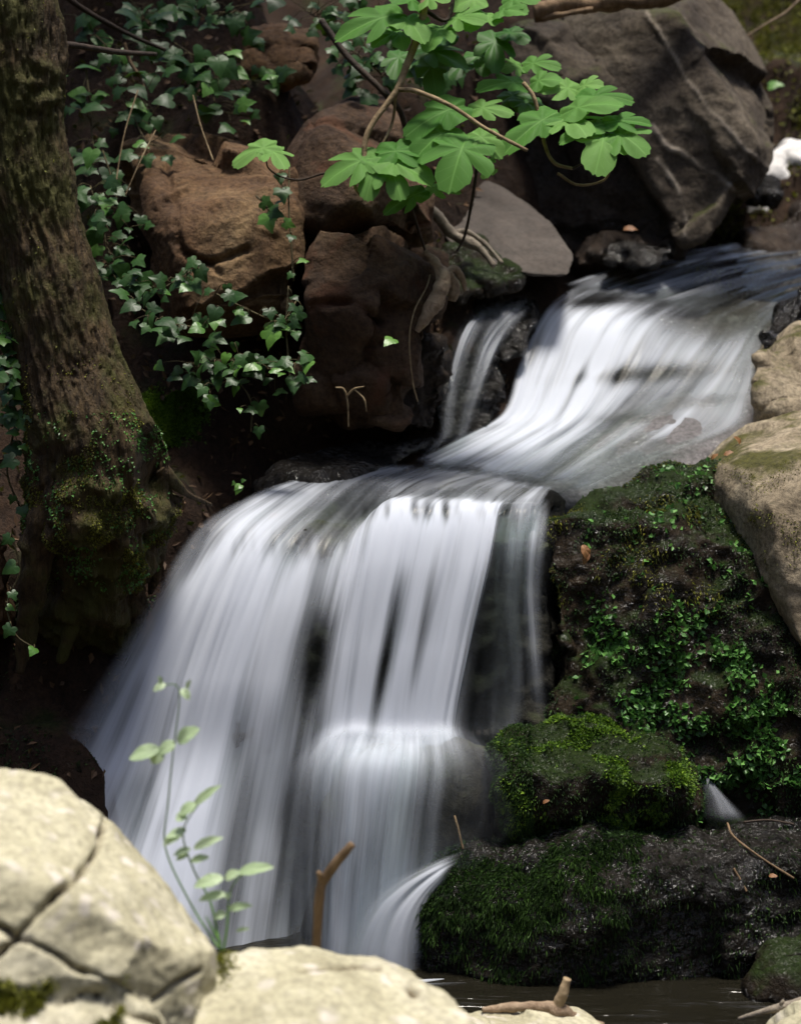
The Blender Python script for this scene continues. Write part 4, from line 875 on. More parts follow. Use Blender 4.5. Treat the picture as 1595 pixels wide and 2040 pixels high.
for pts, r in [([(318, 930, 4.98), (345, 960, 5.0), (375, 985, 5.06), (420, 1005, 5.15)], [0.02, 0.016, 0.010, 0.005]),
               ([(285, 990, 4.95), (312, 1050, 5.0), (318, 1110, 5.08), (300, 1180, 5.15)], [0.035, 0.026, 0.016, 0.010]),
               ([(110, 990, 4.88), (82, 1070, 4.88), (66, 1160, 4.9), (56, 1250, 4.94), (40, 1340, 4.95)], [0.05, 0.045, 0.036, 0.026, 0.014]),
               ([(150, 1040, 4.92), (140, 1130, 4.95), (150, 1220, 5.0), (120, 1320, 5.0)], [0.05, 0.04, 0.028, 0.014]),
               ([(220, 1050, 4.94), (235, 1120, 4.99), (228, 1200, 5.05), (245, 1290, 5.08)], [0.045, 0.03, 0.02, 0.010]),
               ([(180, 1060, 4.92), (190, 1160, 4.97), (182, 1260, 5.02)], [0.03, 0.018, 0.008])]:
    V, F = tube(PL(pts), r, 20, 60, wob=0.35, wscale=16); add('root', V, F, M['bark'], parent=tree)
for a, b_, r in [((-1.6, 5.12, 3.6), (-0.5, 6.3, 5.2), 0.05), ((-1.9, 5.2, 4.5), (-2.8, 4.9, 6.0), 0.05), ((-2.1, 5.3, 5.0), (-1.0, 6.8, 6.2), 0.05), ((-1.7, 5.15, 3.9), (-2.0, 6.6, 5.2), 0.04), ((-2.2, 5.4, 5.6), (0.1, 7.0, 6.4), 0.04)]:
    a = np.array(a); b_ = np.array(b_); V, F = tube([a, a * .5 + b_ * .5 + [0, 0, .15], b_], [r, r * .6, r * .25], 10, 16, 0.1, 6)
    add('limb', V, F, M['bark'], parent=tree)  # limbs out of view, reaching to the shading clumps
# crown: leaf-sized faces in uneven clumps, out of view, placed to shade the rocks
cr = np.random.default_rng(90); cp = []
for (x, y, z, rx, n) in [(-0.5, 6.5, 5.2, .7, 260), (-1.3, 6.0, 5.6, .8, 420), (-2.4, 5.2, 5.9, .8, 700), (-1.2, 6.9, 5.7, .9, 450), (0.1, 6.8, 5.6, .7, 330), (-2.2, 6.6, 5.4, .8, 700), (-2.2, 5.6, 6.6, .9, 700), (-0.3, 7.4, 6.2, .9, 420), (0.5, 7.5, 5.9, .7, 700), (-1.2, 6.3, 6.6, .9, 700)]:
    d = cr.normal(size=(n, 3)); d /= np.linalg.norm(d, axis=1)[:, None]
    cp.append(np.array([x, y, z]) + d * (cr.random((n, 1)) ** 0.4) * np.array([rx, rx, rx * 0.6]))
cp = np.vstack(cp)
V, F, rn = blades(cp, np.tile([0, 0, 1.0], (len(cp), 1)), 0.13, 0.085, seed=91, flat=0.9, droop=0.3, spread=1.2)
add('shade_crown', V, F, M['shade_crown'], parent=tree, kind='stuff', attrs={'rnd': rn}, smooth=False)

# ------------------------------------------------------------------ leaves
def leaf_mesh(name, half, rings, npts, cup=0.1, fold=0.12, wave=0.03, seed=0, ctr=0.3):
    half = np.array(half, float)
    h = crom(half, npts); h[0, 0] = h[-1, 0] = 0
    out = np.vstack([h, (h * [-1, 1])[::-1][1:-1]])
    n = len(out); r = np.random.default_rng(seed); c = np.array([0, ctr]); V = [np.array([0, ctr, 0.0])]
    ph = r.uniform(0, 6.28)
    for t in rings:
        for k, o in enumerate(out):
            q = c + (o - c) * t
            if t == rings[-1]: q = q * (1 + 0.02 * math.sin(k * 2.4 + ph))
            z = -cup * ((q[1] - ctr) ** 2 * 1.6 + q[0] ** 2) + fold * abs(q[0]) + wave * t * math.sin(7 * math.atan2(q[1] - ctr, q[0]) + ph)
            V.append([q[0], q[1], z])
    F = []
    for k in range(n): F.append((0, 1 + k, 1 + (k + 1) % n))
    for j in range(len(rings) - 1):
        a = 1 + j * n; b = a + n
        for k in range(n):
            k2 = (k + 1) % n; F += [(a + k, b + k, b + k2), (a + k, b + k2, a + k2)]
    V = np.array(V); F = np.array(F)[:, ::-1]
    return np_mesh(name, V, F, True)
FIGH = [(0, 0.0), (0.10, -0.07), (0.26, -0.06), (0.40, 0.05), (0.45, 0.19), (0.40, 0.29), (0.30, 0.33), (0.43, 0.40), (0.52, 0.55), (0.49, 0.68), (0.38, 0.67), (0.26, 0.58), (0.20, 0.54), (0.25, 0.67), (0.25, 0.82), (0.18, 0.94), (0.07, 1.0), (0, 1.01)]
FIGS = [(0, 0.0), (0.12, -0.06), (0.30, 0.0), (0.42, 0.16), (0.46, 0.34), (0.42, 0.50), (0.30, 0.52), (0.26, 0.55), (0.30, 0.70), (0.24, 0.88), (0.10, 0.98), (0, 1.0)]
IVYH = [(0, 0.07), (0.13, -0.07), (0.32, -0.11), (0.48, -0.01), (0.45, 0.16), (0.58, 0.38), (0.42, 0.46), (0.28, 0.56), (0.15, 0.80), (0, 1.0)]
IVYR = [(0, 0.06), (0.15, -0.06), (0.36, -0.04), (0.50, 0.14), (0.46, 0.34), (0.32, 0.55), (0.17, 0.80), (0, 1.0)]
OVAT = [(0, 0.0), (0.12, 0.05), (0.24, 0.22), (0.29, 0.42), (0.25, 0.64), (0.14, 0.86), (0, 1.0)]
def with_mat(me, m): me.materials.append(m); return me
figM = [with_mat(leaf_mesh('leaf', FIGH if k % 4 else FIGS, (0.3, 0.65, 1.0), 30, cup=0.3, fold=0.09, wave=0.03, seed=k), M['fig']) for k in range(5)]
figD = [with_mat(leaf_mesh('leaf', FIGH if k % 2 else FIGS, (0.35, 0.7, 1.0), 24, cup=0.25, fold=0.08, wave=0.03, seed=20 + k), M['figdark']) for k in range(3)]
ivyM = [with_mat(leaf_mesh('leaf', IVYH if k % 3 else IVYR, (0.5, 1.0), 19 if k % 3 else 15, cup=0.30, fold=0.05, wave=0.010, seed=40 + k), M['ivy']) for k in range(6)]
ivyY = [with_mat(leaf_mesh('leaf', IVYH if k % 2 else IVYR, (0.5, 1.0), 19, cup=0.30, fold=0.08, wave=0.010, seed=60 + k), M['ivyyoung']) for k in range(3)]
sapM = [with_mat(leaf_mesh('leaf', OVAT, (0.5, 1.0), 12, cup=0.25, fold=0.2, wave=0.02, seed=70 + k), M['sapling']) for k in range(3)]
def put_leaf(parent, me, base, tip, normal, width=None, name='leaf'):
    """leaf blade from base to tip (world), facing normal"""
    base = np.asarray(base, float); y = np.asarray(tip, float) - base; L = np.linalg.norm(y); y = y / L
    z = np.asarray(normal, float); z = z - y * np.dot(z, y); z /= np.linalg.norm(z) + 1e-9
    x = np.cross(y, z); W = width if width else L
    o = bpy.data.objects.new(name, me); COL.objects.link(o); o.parent = parent
    o.location = Vector(base - world_loc(parent))
    Mx = Matrix(((x[0], y[0], z[0]), (x[1], y[1], z[1]), (x[2], y[2], z[2])))
    o.rotation_euler = Mx.to_euler(); o.scale = (W, L, (W + L) / 2)
    return o

# fig branch hanging in from above
fig = thing('fig_branch', P(800, 480, 5.75), 'fig branch with bright lobed leaves hanging over the brown boulders', 'branch')
def twig(parent, pts, r0, r1, mat, name='twig', seg=8, wob=0.12):
    p_ = PL(pts) if len(pts[0]) == 3 else np.array(pts)
    V, F = tube(p_, np.linspace(r0, r1, len(pts)), seg, 8 * len(pts), wob, 40)
    return add(name, V, F, mat, parent=parent)
twig(fig, [(858, -140, 5.72), (845, 0, 5.62), (836, 60, 5.6), (806, 140, 5.58), (790, 180, 5.56), (735, 258, 5.52), (726, 320, 5.5), (738, 388, 5.48)], 0.013, 0.006, M['twig'], 'stem', 12)
twig(fig, [(792, 178, 5.56), (830, 182, 5.54), (900, 212, 5.5), (965, 255, 5.48), (1050, 300, 5.46)], 0.0075, 0.005, M['twig'])
twig(fig, [(788, 190, 5.57), (782, 240, 5.6), (765, 280, 5.58), (748, 300, 5.55)], 0.005, 0.003, M['twig'])
twig(fig, [(1042, 165, 5.62), (1065, 200, 5.6), (1085, 290, 5.58), (1105, 325, 5.57), (1140, 336, 5.56)], 0.006, 0.0045, M['twig'])
twig(fig, [(1140, 336, 5.56), (1180, 315, 5.5), (1215, 290, 5.46)], 0.004, 0.003, M['darktwig'])
twig(fig, [(1110, 345, 5.6), (1150, 368, 5.6), (1200, 360, 5.58), (1220, 330, 5.56)], 0.004, 0.003, M['twig'])
twig(fig, [(700, 350, 5.5), (650, 345, 5.52), (600, 358, 5.55), (560, 352, 5.55), (535, 335, 5.55), (530, 315, 5.55)], 0.0035, 0.002, M['darktwig'])
twig(fig, [(845, 20, 5.62), (890, 40, 5.64), (905, -20, 5.66), (920, -120, 5.7)], 0.006, 0.005, M['darktwig'])
twig(fig, [(640, 40, 5.9), (690, 110, 5.85), (760, 180, 5.8), (800, 230, 5.8), (820, 330, 5.85)], 0.010, 0.008, M['darktwig'])
twig(fig, [(950, 330, 5.7), (940, 400, 5.75), (925, 470, 5.8), (910, 500, 5.85)], 0.005, 0.004, M['darktwig'])
twig(fig, [(815, 400, 5.72), (840, 480, 5.78), (860, 530, 5.8)], 0.004, 0.004, M['darktwig'])
twig(fig, [(700, 330, 5.5), (708, 372, 5.48), (718, 388, 5.47)], 0.006, 0.005, M['twig'])
FL = [  # base px,py  tip px,py  width px  Y base, Y tip, dark
    (550, 285, 462, 318, 62, 5.55, 5.50, 0), (532, 292, 568, 322, 62, 5.56, 5.46, 0),
    (752, 308, 640, 350, 95, 5.50, 5.44, 0), (755, 305, 866, 292, 80, 5.50, 5.50, 0), (752, 312, 862, 345, 95, 5.5, 5.42, 0), (752, 315, 730, 388, 70, 5.49, 5.40, 0), (770, 318, 800, 385, 85, 5.49, 5.40, 0),
    (930, 270, 895, 358, 135, 5.50, 5.36, 0), (905, 252, 820, 300, 110, 5.54, 5.46, 0), (940, 262, 1000, 300, 80, 5.52, 5.46, 0), (925, 205, 806, 255, 90, 5.58, 5.50, 0), (935, 215, 1020, 215, 60, 5.6, 5.56, 0),
    (845, 378, 766, 415, 55, 5.52, 5.46, 0), (846, 378, 912, 372, 48, 5.54, 5.5, 0),
    (1110, 222, 1004, 282, 90, 5.58, 5.48, 0), (1115, 225, 1232, 190, 100, 5.58, 5.50, 0), (1120, 232, 1165, 250, 105, 5.58, 5.44, 0), (1150, 195, 1258, 185, 70, 5.62, 5.58, 0),
    (1200, 245, 1294, 232, 60, 5.52, 5.5, 0), (1205, 245, 1116, 270, 55, 5.52, 5.46, 0), (1205, 258, 1190, 328, 110, 5.52, 5.38, 0), (1215, 258, 1285, 292, 95, 5.52, 5.42, 0),
    (1155, 180, 1070, 165, 70, 5.7, 5.66, 0), (1150, 175, 1195, 160, 60, 5.7, 5.66, 0), (1050, 165, 955, 160, 75, 5.7, 5.62, 0), (1055, 165, 1112, 150, 65, 5.7, 5.66, 0), (1040, 130, 1000, 130, 60, 5.8, 5.75, 0), (1040, 128, 1112, 122, 60, 5.8, 5.75, 0),
    (800, 25, 672, 58, 85, 5.62, 5.54, 0), (800, 30, 845, 65, 85, 5.62, 5.52, 0), (835, 8, 782, -15, 75, 5.62, 5.58, 0), (838, 0, 895, -18, 80, 5.62, 5.58, 0), (890, 40, 960, 25, 80, 5.66, 5.58, 0), (885, 48, 850, 80, 80, 5.66, 5.54, 0), (985, 25, 1040, 10, 80, 5.68, 5.6, 0), (985, 28, 925, 42, 80, 5.68, 5.6, 0), (1000, 5, 1070, -15, 80, 5.7, 5.66, 0), (960, -5, 900, 8, 70, 5.7, 5.66, 0),
    (800, 62, 745, 78, 60, 5.66, 5.58, 0), (795, 60, 800, 84, 60, 5.66, 5.56, 0),
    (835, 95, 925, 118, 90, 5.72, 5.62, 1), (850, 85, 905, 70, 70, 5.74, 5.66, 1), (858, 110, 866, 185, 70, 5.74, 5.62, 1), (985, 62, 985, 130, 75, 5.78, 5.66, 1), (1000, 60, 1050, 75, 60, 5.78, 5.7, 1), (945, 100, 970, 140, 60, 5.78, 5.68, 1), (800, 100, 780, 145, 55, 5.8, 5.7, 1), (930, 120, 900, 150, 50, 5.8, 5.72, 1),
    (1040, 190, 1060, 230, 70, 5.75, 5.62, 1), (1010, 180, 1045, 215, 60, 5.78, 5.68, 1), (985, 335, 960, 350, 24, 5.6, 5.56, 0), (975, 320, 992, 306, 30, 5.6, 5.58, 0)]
lr = random.Random(5)
for k, (bx, by, tx, ty, wpx, yb, yt, dk) in enumerate(FL):
    nrm = np.array([lr.uniform(-.18, .18), -0.62 + lr.uniform(-.15, .1), 0.78])
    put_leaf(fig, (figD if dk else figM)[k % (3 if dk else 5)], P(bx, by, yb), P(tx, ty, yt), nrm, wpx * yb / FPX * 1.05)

# ------------------------------------------------------------------ ivy
def surf_y(px, py, default):
    return default
def ivy(path, n, size, label, young=0.12, spread=26, stem=True, seed=0, droop=0.6, vis_r=0.0022, group=None, extra=()):
    r = random.Random(seed)
    pts = crom(np.array(path, float), 60)
    base = P(*path[0]) if path[0][1] > path[-1][1] else P(*path[-1])
    t = thing('ivy_vine', base, label, 'ivy', group)
    bits = [tube(np.array([P(*p) for p in path]), [vis_r * 1.2] * len(path), 6, 6 * len(path), 0.1, 30)] if stem else []
    for k in range(n):
        p = pts[min(59, int((k + r.random()) / n * 60))]
        px, py, Y = p[0] + r.gauss(0, spread), p[1] + r.gauss(0, spread * 0.8), p[2] - abs(r.gauss(0.015, 0.03))
        s = size * r.uniform(0.5, 1.25) * Y / FPX
        b = P(px, py, Y)
        ang = r.gauss(0, 1.0)
        d = np.array([math.sin(ang), -0.45 + r.gauss(0, .25), -droop * math.cos(ang) + r.gauss(0, .25)])
        d /= np.linalg.norm(d)
        nrm = np.array([r.gauss(0, .35), -0.75 + r.gauss(0, .2), 0.65 + r.gauss(0, .3)])
        me = ivyY[r.randrange(3)] if r.random() < young else ivyM[r.randrange(6)]
        put_leaf(t, me, b, b + d * s, nrm, s * r.uniform(0.85, 1.05))
        if stem:
            a0 = P(*p); mid = (a0 + b) / 2 + np.array([0, -0.01, 0.012])
            bits.append(tube([a0, mid, b], [0.0014, 0.0011, 0.0009], 4, 5))
    if bits:
        V, F = join(*bits); add('stem', V, F, M['vinestem'], parent=t)
    return t
IV = [  # path (px, py, Y), leaves, leaf size px, label
    ([(150, 30, 6.3), (210, 90, 6.22), (260, 150, 6.15), (300, 230, 6.08)], 22, 52, 'ivy trailing beside the top of the tree trunk', dict(spread=40)),
    ([(250, -20, 6.4), (290, 40, 6.33), (340, 80, 6.26), (400, 120, 6.2), (450, 150, 6.15)], 34, 48, 'dense ivy at the top edge between the trunk and the small tan rock', dict(spread=38)),
    ([(360, -30, 6.5), (390, 20, 6.4), (430, 40, 6.35), (470, 20, 6.4)], 22, 46, 'ivy at the top edge just left of the small tan rock', dict(spread=34)),
    ([(170, 130, 6.2), (180, 200, 6.1), (185, 280, 6.02), (200, 330, 5.98)], 13, 50, 'sparse ivy hanging down right of the trunk scar', dict(spread=26)),
    ([(230, 160, 6.15), (260, 220, 6.08), (290, 280, 5.98), (310, 290, 5.96)], 11, 48, 'ivy strand drooping over the top of the pale V-topped boulder', dict(spread=30)),
    ([(380, 130, 6.2), (420, 180, 6.14), (440, 220, 6.1), (520, 235, 6.1)], 13, 46, 'ivy sprig on the bare red earth above the pale V-topped boulder', dict(spread=32)),
    ([(500, 130, 6.4), (540, 150, 6.38), (580, 135, 6.38)], 6, 48, 'ivy sprig just under the small tan rock', dict(spread=16, young=0.4)),
    ([(610, 20, 6.3), (650, 50, 6.22), (690, 90, 6.15), (740, 130, 6.1), (770, 160, 6.1)], 32, 46, 'glossy ivy thicket left of the main fig stem', dict(spread=34, young=0.0)),
    ([(700, 10, 6.3), (760, 60, 6.22), (820, 110, 6.2), (880, 150, 6.2)], 26, 46, 'glossy dark ivy behind the main fig stem', dict(spread=40, young=0.05)),
    ([(180, 370, 5.75), (200, 430, 5.7), (215, 500, 5.65), (225, 560, 5.6)], 24, 46, 'ivy running down beside the right side of the trunk', dict(spread=24)),
    ([(205, 300, 5.9), (230, 380, 5.82), (235, 440, 5.76), (250, 500, 5.7)], 10, 42, 'ivy strand clinging left of the pale V-topped boulder', dict(spread=22, young=0.25)),
    ([(250, 550, 5.5), (300, 580, 5.5), (350, 560, 5.52), (380, 540, 5.55)], 15, 48, 'ivy below the left foot of the pale V-topped boulder', dict(spread=22)),
    ([(270, 610, 5.42), (330, 640, 5.4), (400, 650, 5.4), (450, 620, 5.42)], 16, 50, 'ivy carpet right of the trunk at mid height', dict(spread=24)),
    ([(430, 585, 5.5), (500, 620, 5.47), (560, 640, 5.46), (590, 600, 5.5)], 12, 46, 'ivy under the pale V-topped boulder beside the dark red-brown boulder', dict(spread=20)),
    ([(378, 745, 5.38), (420, 720, 5.37), (480, 720, 5.36), (540, 735, 5.36), (600, 720, 5.36)], 34, 44, 'leafy ivy cluster below the red-brown boulder with bright young leaves', dict(spread=24, young=0.25)),
    ([(400, 800, 5.36), (430, 770, 5.36), (470, 760, 5.35), (500, 800, 5.33), (500, 860, 5.33)], 8, 36, 'thin ivy runner hanging under the leafy ivy cluster', dict(spread=16, young=0.25)),
    ([(577, 330, 5.66), (575, 400, 5.6), (580, 480, 5.56), (585, 560, 5.52)], 7, 40, 'ivy stem in the dark cleft between two brown boulders', dict(spread=14, young=0.3)),
    ([(575, 570, 5.5), (570, 650, 5.46), (575, 720, 5.42), (580, 780, 5.4)], 5, 42, 'ivy stem running down beside the dark red-brown boulder', dict(spread=16, young=0.2)),
    ([(510, 390, 5.66), (530, 410, 5.62), (545, 440, 5.6)], 3, 52, 'three ivy leaves in front of the pale V-topped boulder', dict(spread=6, young=0.5)),
    ([(-20, 540, 5.0), (2, 600, 4.96), (12, 670, 4.92), (10, 740, 4.9), (20, 800, 4.9), (5, 850, 4.9)], 44, 50, 'ivy mass at the left edge behind the trunk', dict(spread=20, young=0.3)),
    ([(30, 850, 4.92), (15, 940, 4.9), (40, 1010, 4.9)], 6, 42, 'ivy strand at the left edge beside the trunk foot', dict(spread=14)),
    ([(25, 1070, 4.86), (40, 1135, 4.84), (20, 1185, 4.82), (15, 1215, 4.8), (32, 1265, 4.8), (72, 1293, 4.8)], 6, 40, 'single line of ivy leaves down the left side of the tree foot', dict(spread=3, young=0.15)),
    ([(780, 670, 5.45), (790, 678, 5.45)], 1, 40, 'lone ivy leaf on the dark red-brown boulder', dict(spread=2, young=1.0, stem=False)),
    ([(520, 150, 6.2), (545, 145, 6.2)], 2, 46, 'pair of bright ivy leaves on the red earth below the small tan rock', dict(spread=5, young=1.0, stem=False)),
    ([(485, 980, 5.3), (478, 960, 5.32), (484, 965, 5.3)], 4, 24, 'tiny green seedling at the crest of the main waterfall', dict(spread=6, young=0.8, stem=False)),
]
for k, (path, n, size, lab, kw) in enumerate(IV): ivy(path, int(n * 1.4) if n > 7 else n, size * 0.76, lab, seed=100 + k, **kw)

# ------------------------------------------------------------------ roots, sticks, log
def wood(name, label, cat, pieces, mat, group=None, wob=0.15, ws=25):
    """pieces: list of (part name, pts, radii)"""
    first = PL(pieces[0][1]); base = first[np.argmin(first[:, 2])]
    t = thing(name, base, label, cat, group)
    for pn, pts, rad, *mm in pieces:
        V, F = tube(PL(pts), rad, 14, 10 * len(pts), wob, ws); add(pn, V, F, mm[0] if mm else mat, parent=t)
    return t
wood('tree_root', 'pale bleached root gripping the rock beside the thin left trickle', 'root', [
    ('root_stem', [(845, 500, 5.61), (868, 525, 5.61), (882, 555, 5.60), (872, 590, 5.58), (850, 630, 5.56), (830, 660, 5.56)], [0.009, 0.014, 0.02, 0.026, 0.018, 0.008]),
    ('root_fork', [(868, 525, 5.61), (890, 545, 5.62), (905, 570, 5.64), (900, 600, 5.64)], [0.010, 0.014, 0.016, 0.012]),
    ('root_fork', [(885, 545, 5.61), (905, 535, 5.64), (922, 560, 5.68), (926, 578, 5.71)], [0.010, 0.011, 0.008, 0.005])], M['root'], wob=0.3, ws=30)
wood('tree_root', 'whitish lichen-covered root lying on the dark mossy rock left of the pinkish slab', 'root', [
    ('root_stem', [(850, 400, 6.2), (870, 430, 6.2), (905, 470, 6.2), (950, 490, 6.18), (985, 530, 6.15)], [0.012, 0.016, 0.017, 0.014, 0.008]),
    ('root_fork', [(900, 465, 6.2), (930, 462, 6.22), (965, 485, 6.22), (1000, 525, 6.2)], [0.01, 0.009, 0.008, 0.006])], M['greystick'], wob=0.3)
wood('fallen_log', 'broken orange-brown log across the top of the leaning boulder', 'log', [
    ('log_trunk', [(1062, 22, 6.75), (1120, 14, 6.75), (1220, 2, 6.76), (1320, -6, 6.78), (1480, -60, 6.85)], [0.034, 0.036, 0.034, 0.03, 0.03]),
    ('splinter', [(1075, 38, 6.74), (1110, 30, 6.72), (1180, 18, 6.72)], [0.006, 0.012, 0.008])], M['deadwood'], wob=0.35, ws=14)
wood('forked_stick', 'forked brown stick standing upright behind the bottom tan boulder', 'stick', [
    ('stem', [(628, 1960, 3.55), (630, 1890, 3.55), (635, 1800, 3.54), (642, 1752, 3.54)], [0.0085, 0.0088, 0.009, 0.010]),
    ('fork', [(642, 1758, 3.54), (665, 1725, 3.53), (690, 1695, 3.52), (702, 1681, 3.52)], [0.010, 0.009, 0.0085, 0.0075]),
    ('stub', [(642, 1755, 3.54), (636, 1742, 3.53), (633, 1736, 3.53)], [0.008, 0.006, 0.004])], M['deadwood'], wob=0.16)
wood('driftwood', 'knotted driftwood branch with an upright cut stub at the bottom edge', 'driftwood', [
    ('branch', [(960, 2012, 4.1), (1010, 2008, 4.1), (1070, 2006, 4.1), (1115, 2014, 4.1), (1150, 2030, 4.12), (1200, 2042, 4.15)], [0.006, 0.010, 0.013, 0.018, 0.012, 0.008]),
    ('stub', [(1108, 2010, 4.1), (1118, 1985, 4.1), (1130, 1950, 4.1)], [0.014, 0.013, 0.011], M['cutwood'])], M['root'], wob=0.3)
wood('stick', 'pale stick poking in at the lower right corner over the pool', 'stick', [
    ('stem', [(1470, 2030, 4.15), (1520, 2015, 4.12), (1580, 2000, 4.1), (1700, 1960, 4.1)], [0.004, 0.008, 0.011, 0.013]),
    ('stub', [(1550, 2008, 4.11), (1556, 1998, 4.1), (1560, 1992, 4.1)], [0.005, 0.004, 0.003])], M['greystick'])
wood('dead_twig', 'forked dead twig below the dark red-brown boulder', 'twig', [
    ('stem', [(694, 850, 5.4), (692, 800, 5.4), (684, 775, 5.4), (668, 772, 5.4)], [0.002, 0.003, 0.003, 0.002]),
    ('side_twig', [(690, 790, 5.4), (705, 775, 5.39), (725, 770, 5.38)], [0.003, 0.003, 0.0015]),
    ('side_twig', [(705, 775, 5.39), (725, 795, 5.38), (730, 820, 5.38)], [0.0025, 0.0025, 0.0012])], M['twig'])
wood('dead_branch', 'thin bare branch stretching right from the tree trunk at the top', 'branch', [
    ('stem', [(110, 85, 5.0), (180, 95, 5.2), (240, 104, 5.5), (310, 108, 5.9)], [0.009, 0.008, 0.008, 0.006])], M['darktwig'])
wood('dead_branch', 'dark sloping branch at the top left behind the ivy', 'branch', [
    ('stem', [(100, -30, 6.0), (170, 20, 6.05), (250, 65, 6.1), (330, 100, 6.15)], [0.008, 0.008, 0.007, 0.005])], M['darktwig'])
wood('dead_branch', 'red-brown hanging branch among the ivy right of the trunk', 'branch', [
    ('stem', [(248, 85, 6.1), (258, 120, 6.1), (280, 155, 6.08), (288, 175, 6.05)], [0.006, 0.006, 0.005, 0.003])], M['deadwood'])
for pts, lab in [([(1448, 1640, 4.80), (1462, 1668, 4.72), (1520, 1712, 4.66), (1580, 1750, 4.64)], 'longest brown twig on the wet right end of the shelf'),
                 ([(1460, 1730, 4.62), (1475, 1755, 4.61), (1486, 1776, 4.60)], 'short brown twig below the longest twig on the shelf'),
                 ([(905, 1625, 4.80), (912, 1650, 4.78), (922, 1692, 4.76)], 'short twig standing in front of the halfway rock in the fall'),
                 ([(1480, 1638, 4.84), (1530, 1634, 4.84), (1580, 1642, 4.84)], 'black stick lying on top of the shelf at the right'),
                 ([(1298, 1222, 5.06), (1302, 1200, 5.06), (1308, 1180, 5.06)], 'tiny brown twig caught on the creeper-grown cliff')]:
    wood('twig', lab, 'twig', [('stem', pts, [0.003] * len(pts))], M['darktwig' if 'black' in lab else 'deadwood'])
wood('bare_twig', 'bare curved twig in the top right corner over the mossy slope', 'twig', [
    ('stem', [(1480, 75, 7.6), (1530, 45, 7.6), (1570, 20, 7.6), (1620, -30, 7.6)], [0.003, 0.004, 0.005, 0.006])], M['root'])

# hanging stems
for k, (pts, lab) in enumerate([([(860, 530, 5.7), (850, 570, 5.6), (825, 620, 5.52), (815, 680, 5.48), (822, 760, 5.48), (832, 800, 5.48)], 'thin pale vine hanging down the dark red-brown boulder'),
                 ([(275, 180, 6.0), (250, 260, 5.9), (235, 340, 5.85), (230, 390, 5.8)], 'hair-thin vine left of the pale V-topped boulder'),
                 ([(310, 260, 5.95), (280, 320, 5.8), (250, 390, 5.76)], 'thin dry vine crossing the left corner of the pale V-topped boulder'),
                 ([(385, 190, 6.05), (400, 250, 5.98), (425, 320, 5.9)], 'thin dry vine over the top of the pale V-topped boulder')]):
    V, F = tube(PL(pts), [0.0022] * len(pts), 6, 40, 0.1, 30)
    add('vine', V, F, M['twig'], label=lab, cat='vine')

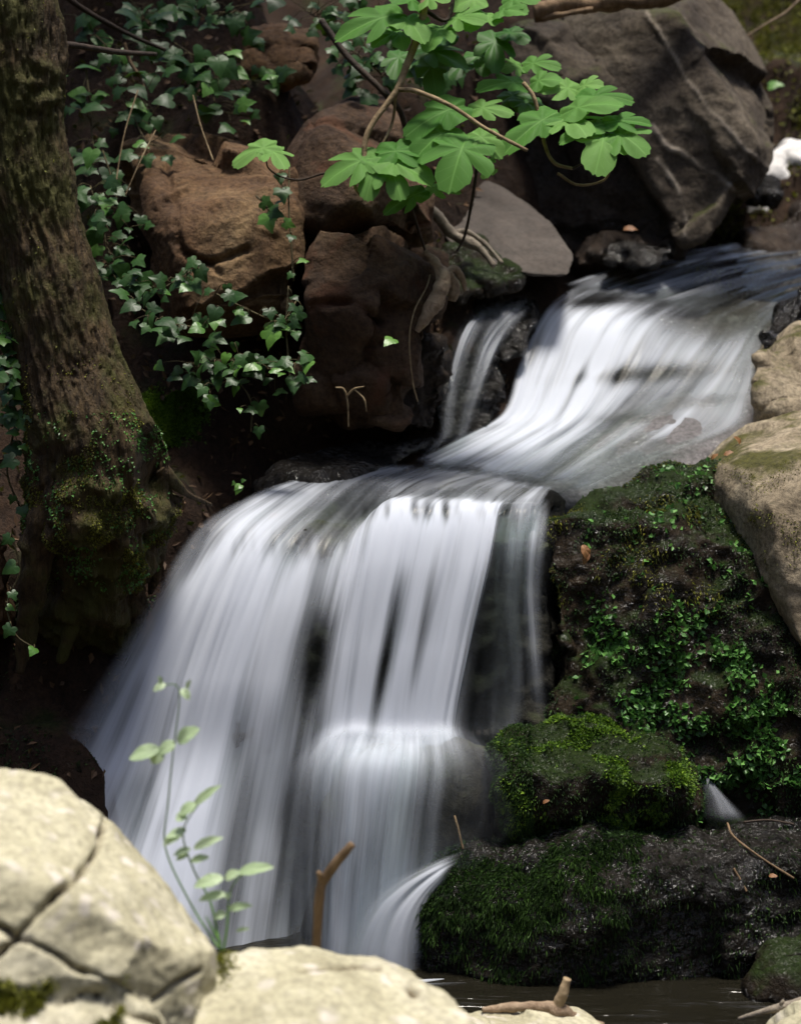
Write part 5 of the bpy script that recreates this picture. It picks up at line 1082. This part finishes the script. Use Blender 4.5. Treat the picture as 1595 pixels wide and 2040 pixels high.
# ------------------------------------------------------------------ sapling in front of the fall
sap = thing('sapling', P(440, 1895, 3.35), 'pale green seedling growing from the cleft between the two sunlit boulders', 'plant')
for pts in ([(440, 1895, 3.35), (380, 1800, 3.42), (330, 1690, 3.46), (335, 1600, 3.46), (345, 1500, 3.46), (357, 1400, 3.46), (352, 1366, 3.46), (325, 1364, 3.46)],
            [(440, 1895, 3.35), (420, 1800, 3.40), (385, 1730, 3.42), (365, 1660, 3.42), (390, 1610, 3.42), (425, 1572, 3.42)],
            [(445, 1895, 3.35), (452, 1850, 3.36), (458, 1780, 3.38), (480, 1745, 3.38), (520, 1726, 3.38)],
            [(440, 1880, 3.35), (415, 1835, 3.36), (410, 1825, 3.36)]):
    twig(sap, pts, 0.0022, 0.001, M['ivyyoung'], 'stem', 6, 0.0)
for k, (bx, by, tx, ty, wpx) in enumerate([(318, 1490, 255, 1508, 32), (322, 1492, 300, 1520, 34), (350, 1478, 312, 1500, 26), (352, 1478, 392, 1448, 34), (362, 1372, 378, 1392, 18), (330, 1362, 305, 1374, 16), (322, 1362, 318, 1348, 12), (372, 1372, 378, 1355, 10),
        (385, 1605, 435, 1562, 20), (372, 1622, 350, 1632, 22), (390, 1600, 355, 1622, 24), (370, 1650, 322, 1682, 24), (370, 1655, 330, 1665, 18), (380, 1690, 345, 1702, 16), (385, 1690, 440, 1665, 22), (380, 1715, 415, 1705, 18), (375, 1700, 350, 1712, 14),
        (445, 1748, 385, 1762, 28), (448, 1750, 475, 1735, 22), (475, 1738, 542, 1722, 26), (450, 1780, 395, 1790, 20), (452, 1778, 455, 1790, 16), (452, 1812, 500, 1800, 18), (450, 1818, 425, 1828, 18), (470, 1855, 495, 1848, 10)]):
    yb = 3.46 if by < 1500 else (3.42 if by < 1720 else 3.38)
    put_leaf(sap, sapM[k % 3], P(bx, by, yb), P(tx, ty, yb - 0.01), np.array([0.1, -0.6, 0.75]), wpx * yb / FPX * 1.9)

# ------------------------------------------------------------------ fallen leaves
litM = [with_mat(leaf_mesh('fallen_leaf', OVAT, (0.5, 1.0), 10, cup=0.4, fold=0.2, wave=0.05, seed=80 + k), M['orangeleaf']) for k in range(2)]
for k, (px, py, Y, s, a, lab) in enumerate([(535, 1032, 5.25, 24, 0.5, 'yellow leaf swept onto the crest of the main waterfall'), (1160, 1085, 5.10, 34, -1.2, 'orange-brown leaf on the wet cliff beside the thin right fall'), (1172, 1100, 5.10, 26, -2.0, 'darker brown leaf tucked under the orange-brown one on the cliff'),
        (1080, 1600, 4.74, 16, 0.8, 'tiny orange leaf on the bright moss cushion'), (1195, 1755, 4.60, 14, 1.5, 'tiny brown leaf on the dark face of the shelf'), (1530, 1745, 4.60, 18, 0.3, 'small orange leaf on the wet right end of the shelf'), (1240, 456, 6.66, 28, 0.2, 'orange dead leaf on the dark rock by the upper stream'),
        (1440, 905, 5.5, 26, 0.3, 'brown leaf lying on the edge of the flat-topped tan boulder'), (1475, 885, 5.6, 22, 2.0, 'dark leaf higher on the edge of the flat-topped tan boulder'), (1415, 915, 5.45, 18, 1.0, 'small dark leaf at the tip of the flat-topped tan boulder'), (1530, 170, 8.4, 30, 0.2, 'bright green leaf on the mossy slope at the top right')]):
    b = P(px, py, Y - 0.02); d = np.array([math.cos(a), -0.3, math.sin(a) * 0.8]); d /= np.linalg.norm(d)
    o = bpy.data.objects.new('fallen_leaf', litM[k % 2] if 'green' not in lab else ivyY[0]); COL.objects.link(o)
    y = d; z = np.array([0, -0.6, 0.8]); z = z - y * (z @ y); z /= np.linalg.norm(z); x = np.cross(y, z); L = s * Y / FPX
    o.location = Vector(b); o.rotation_euler = Matrix(((x[0], y[0], z[0]), (x[1], y[1], z[1]), (x[2], y[2], z[2]))).to_euler(); o.scale = (L, L, L)
    tag(o, lab, 'leaf')
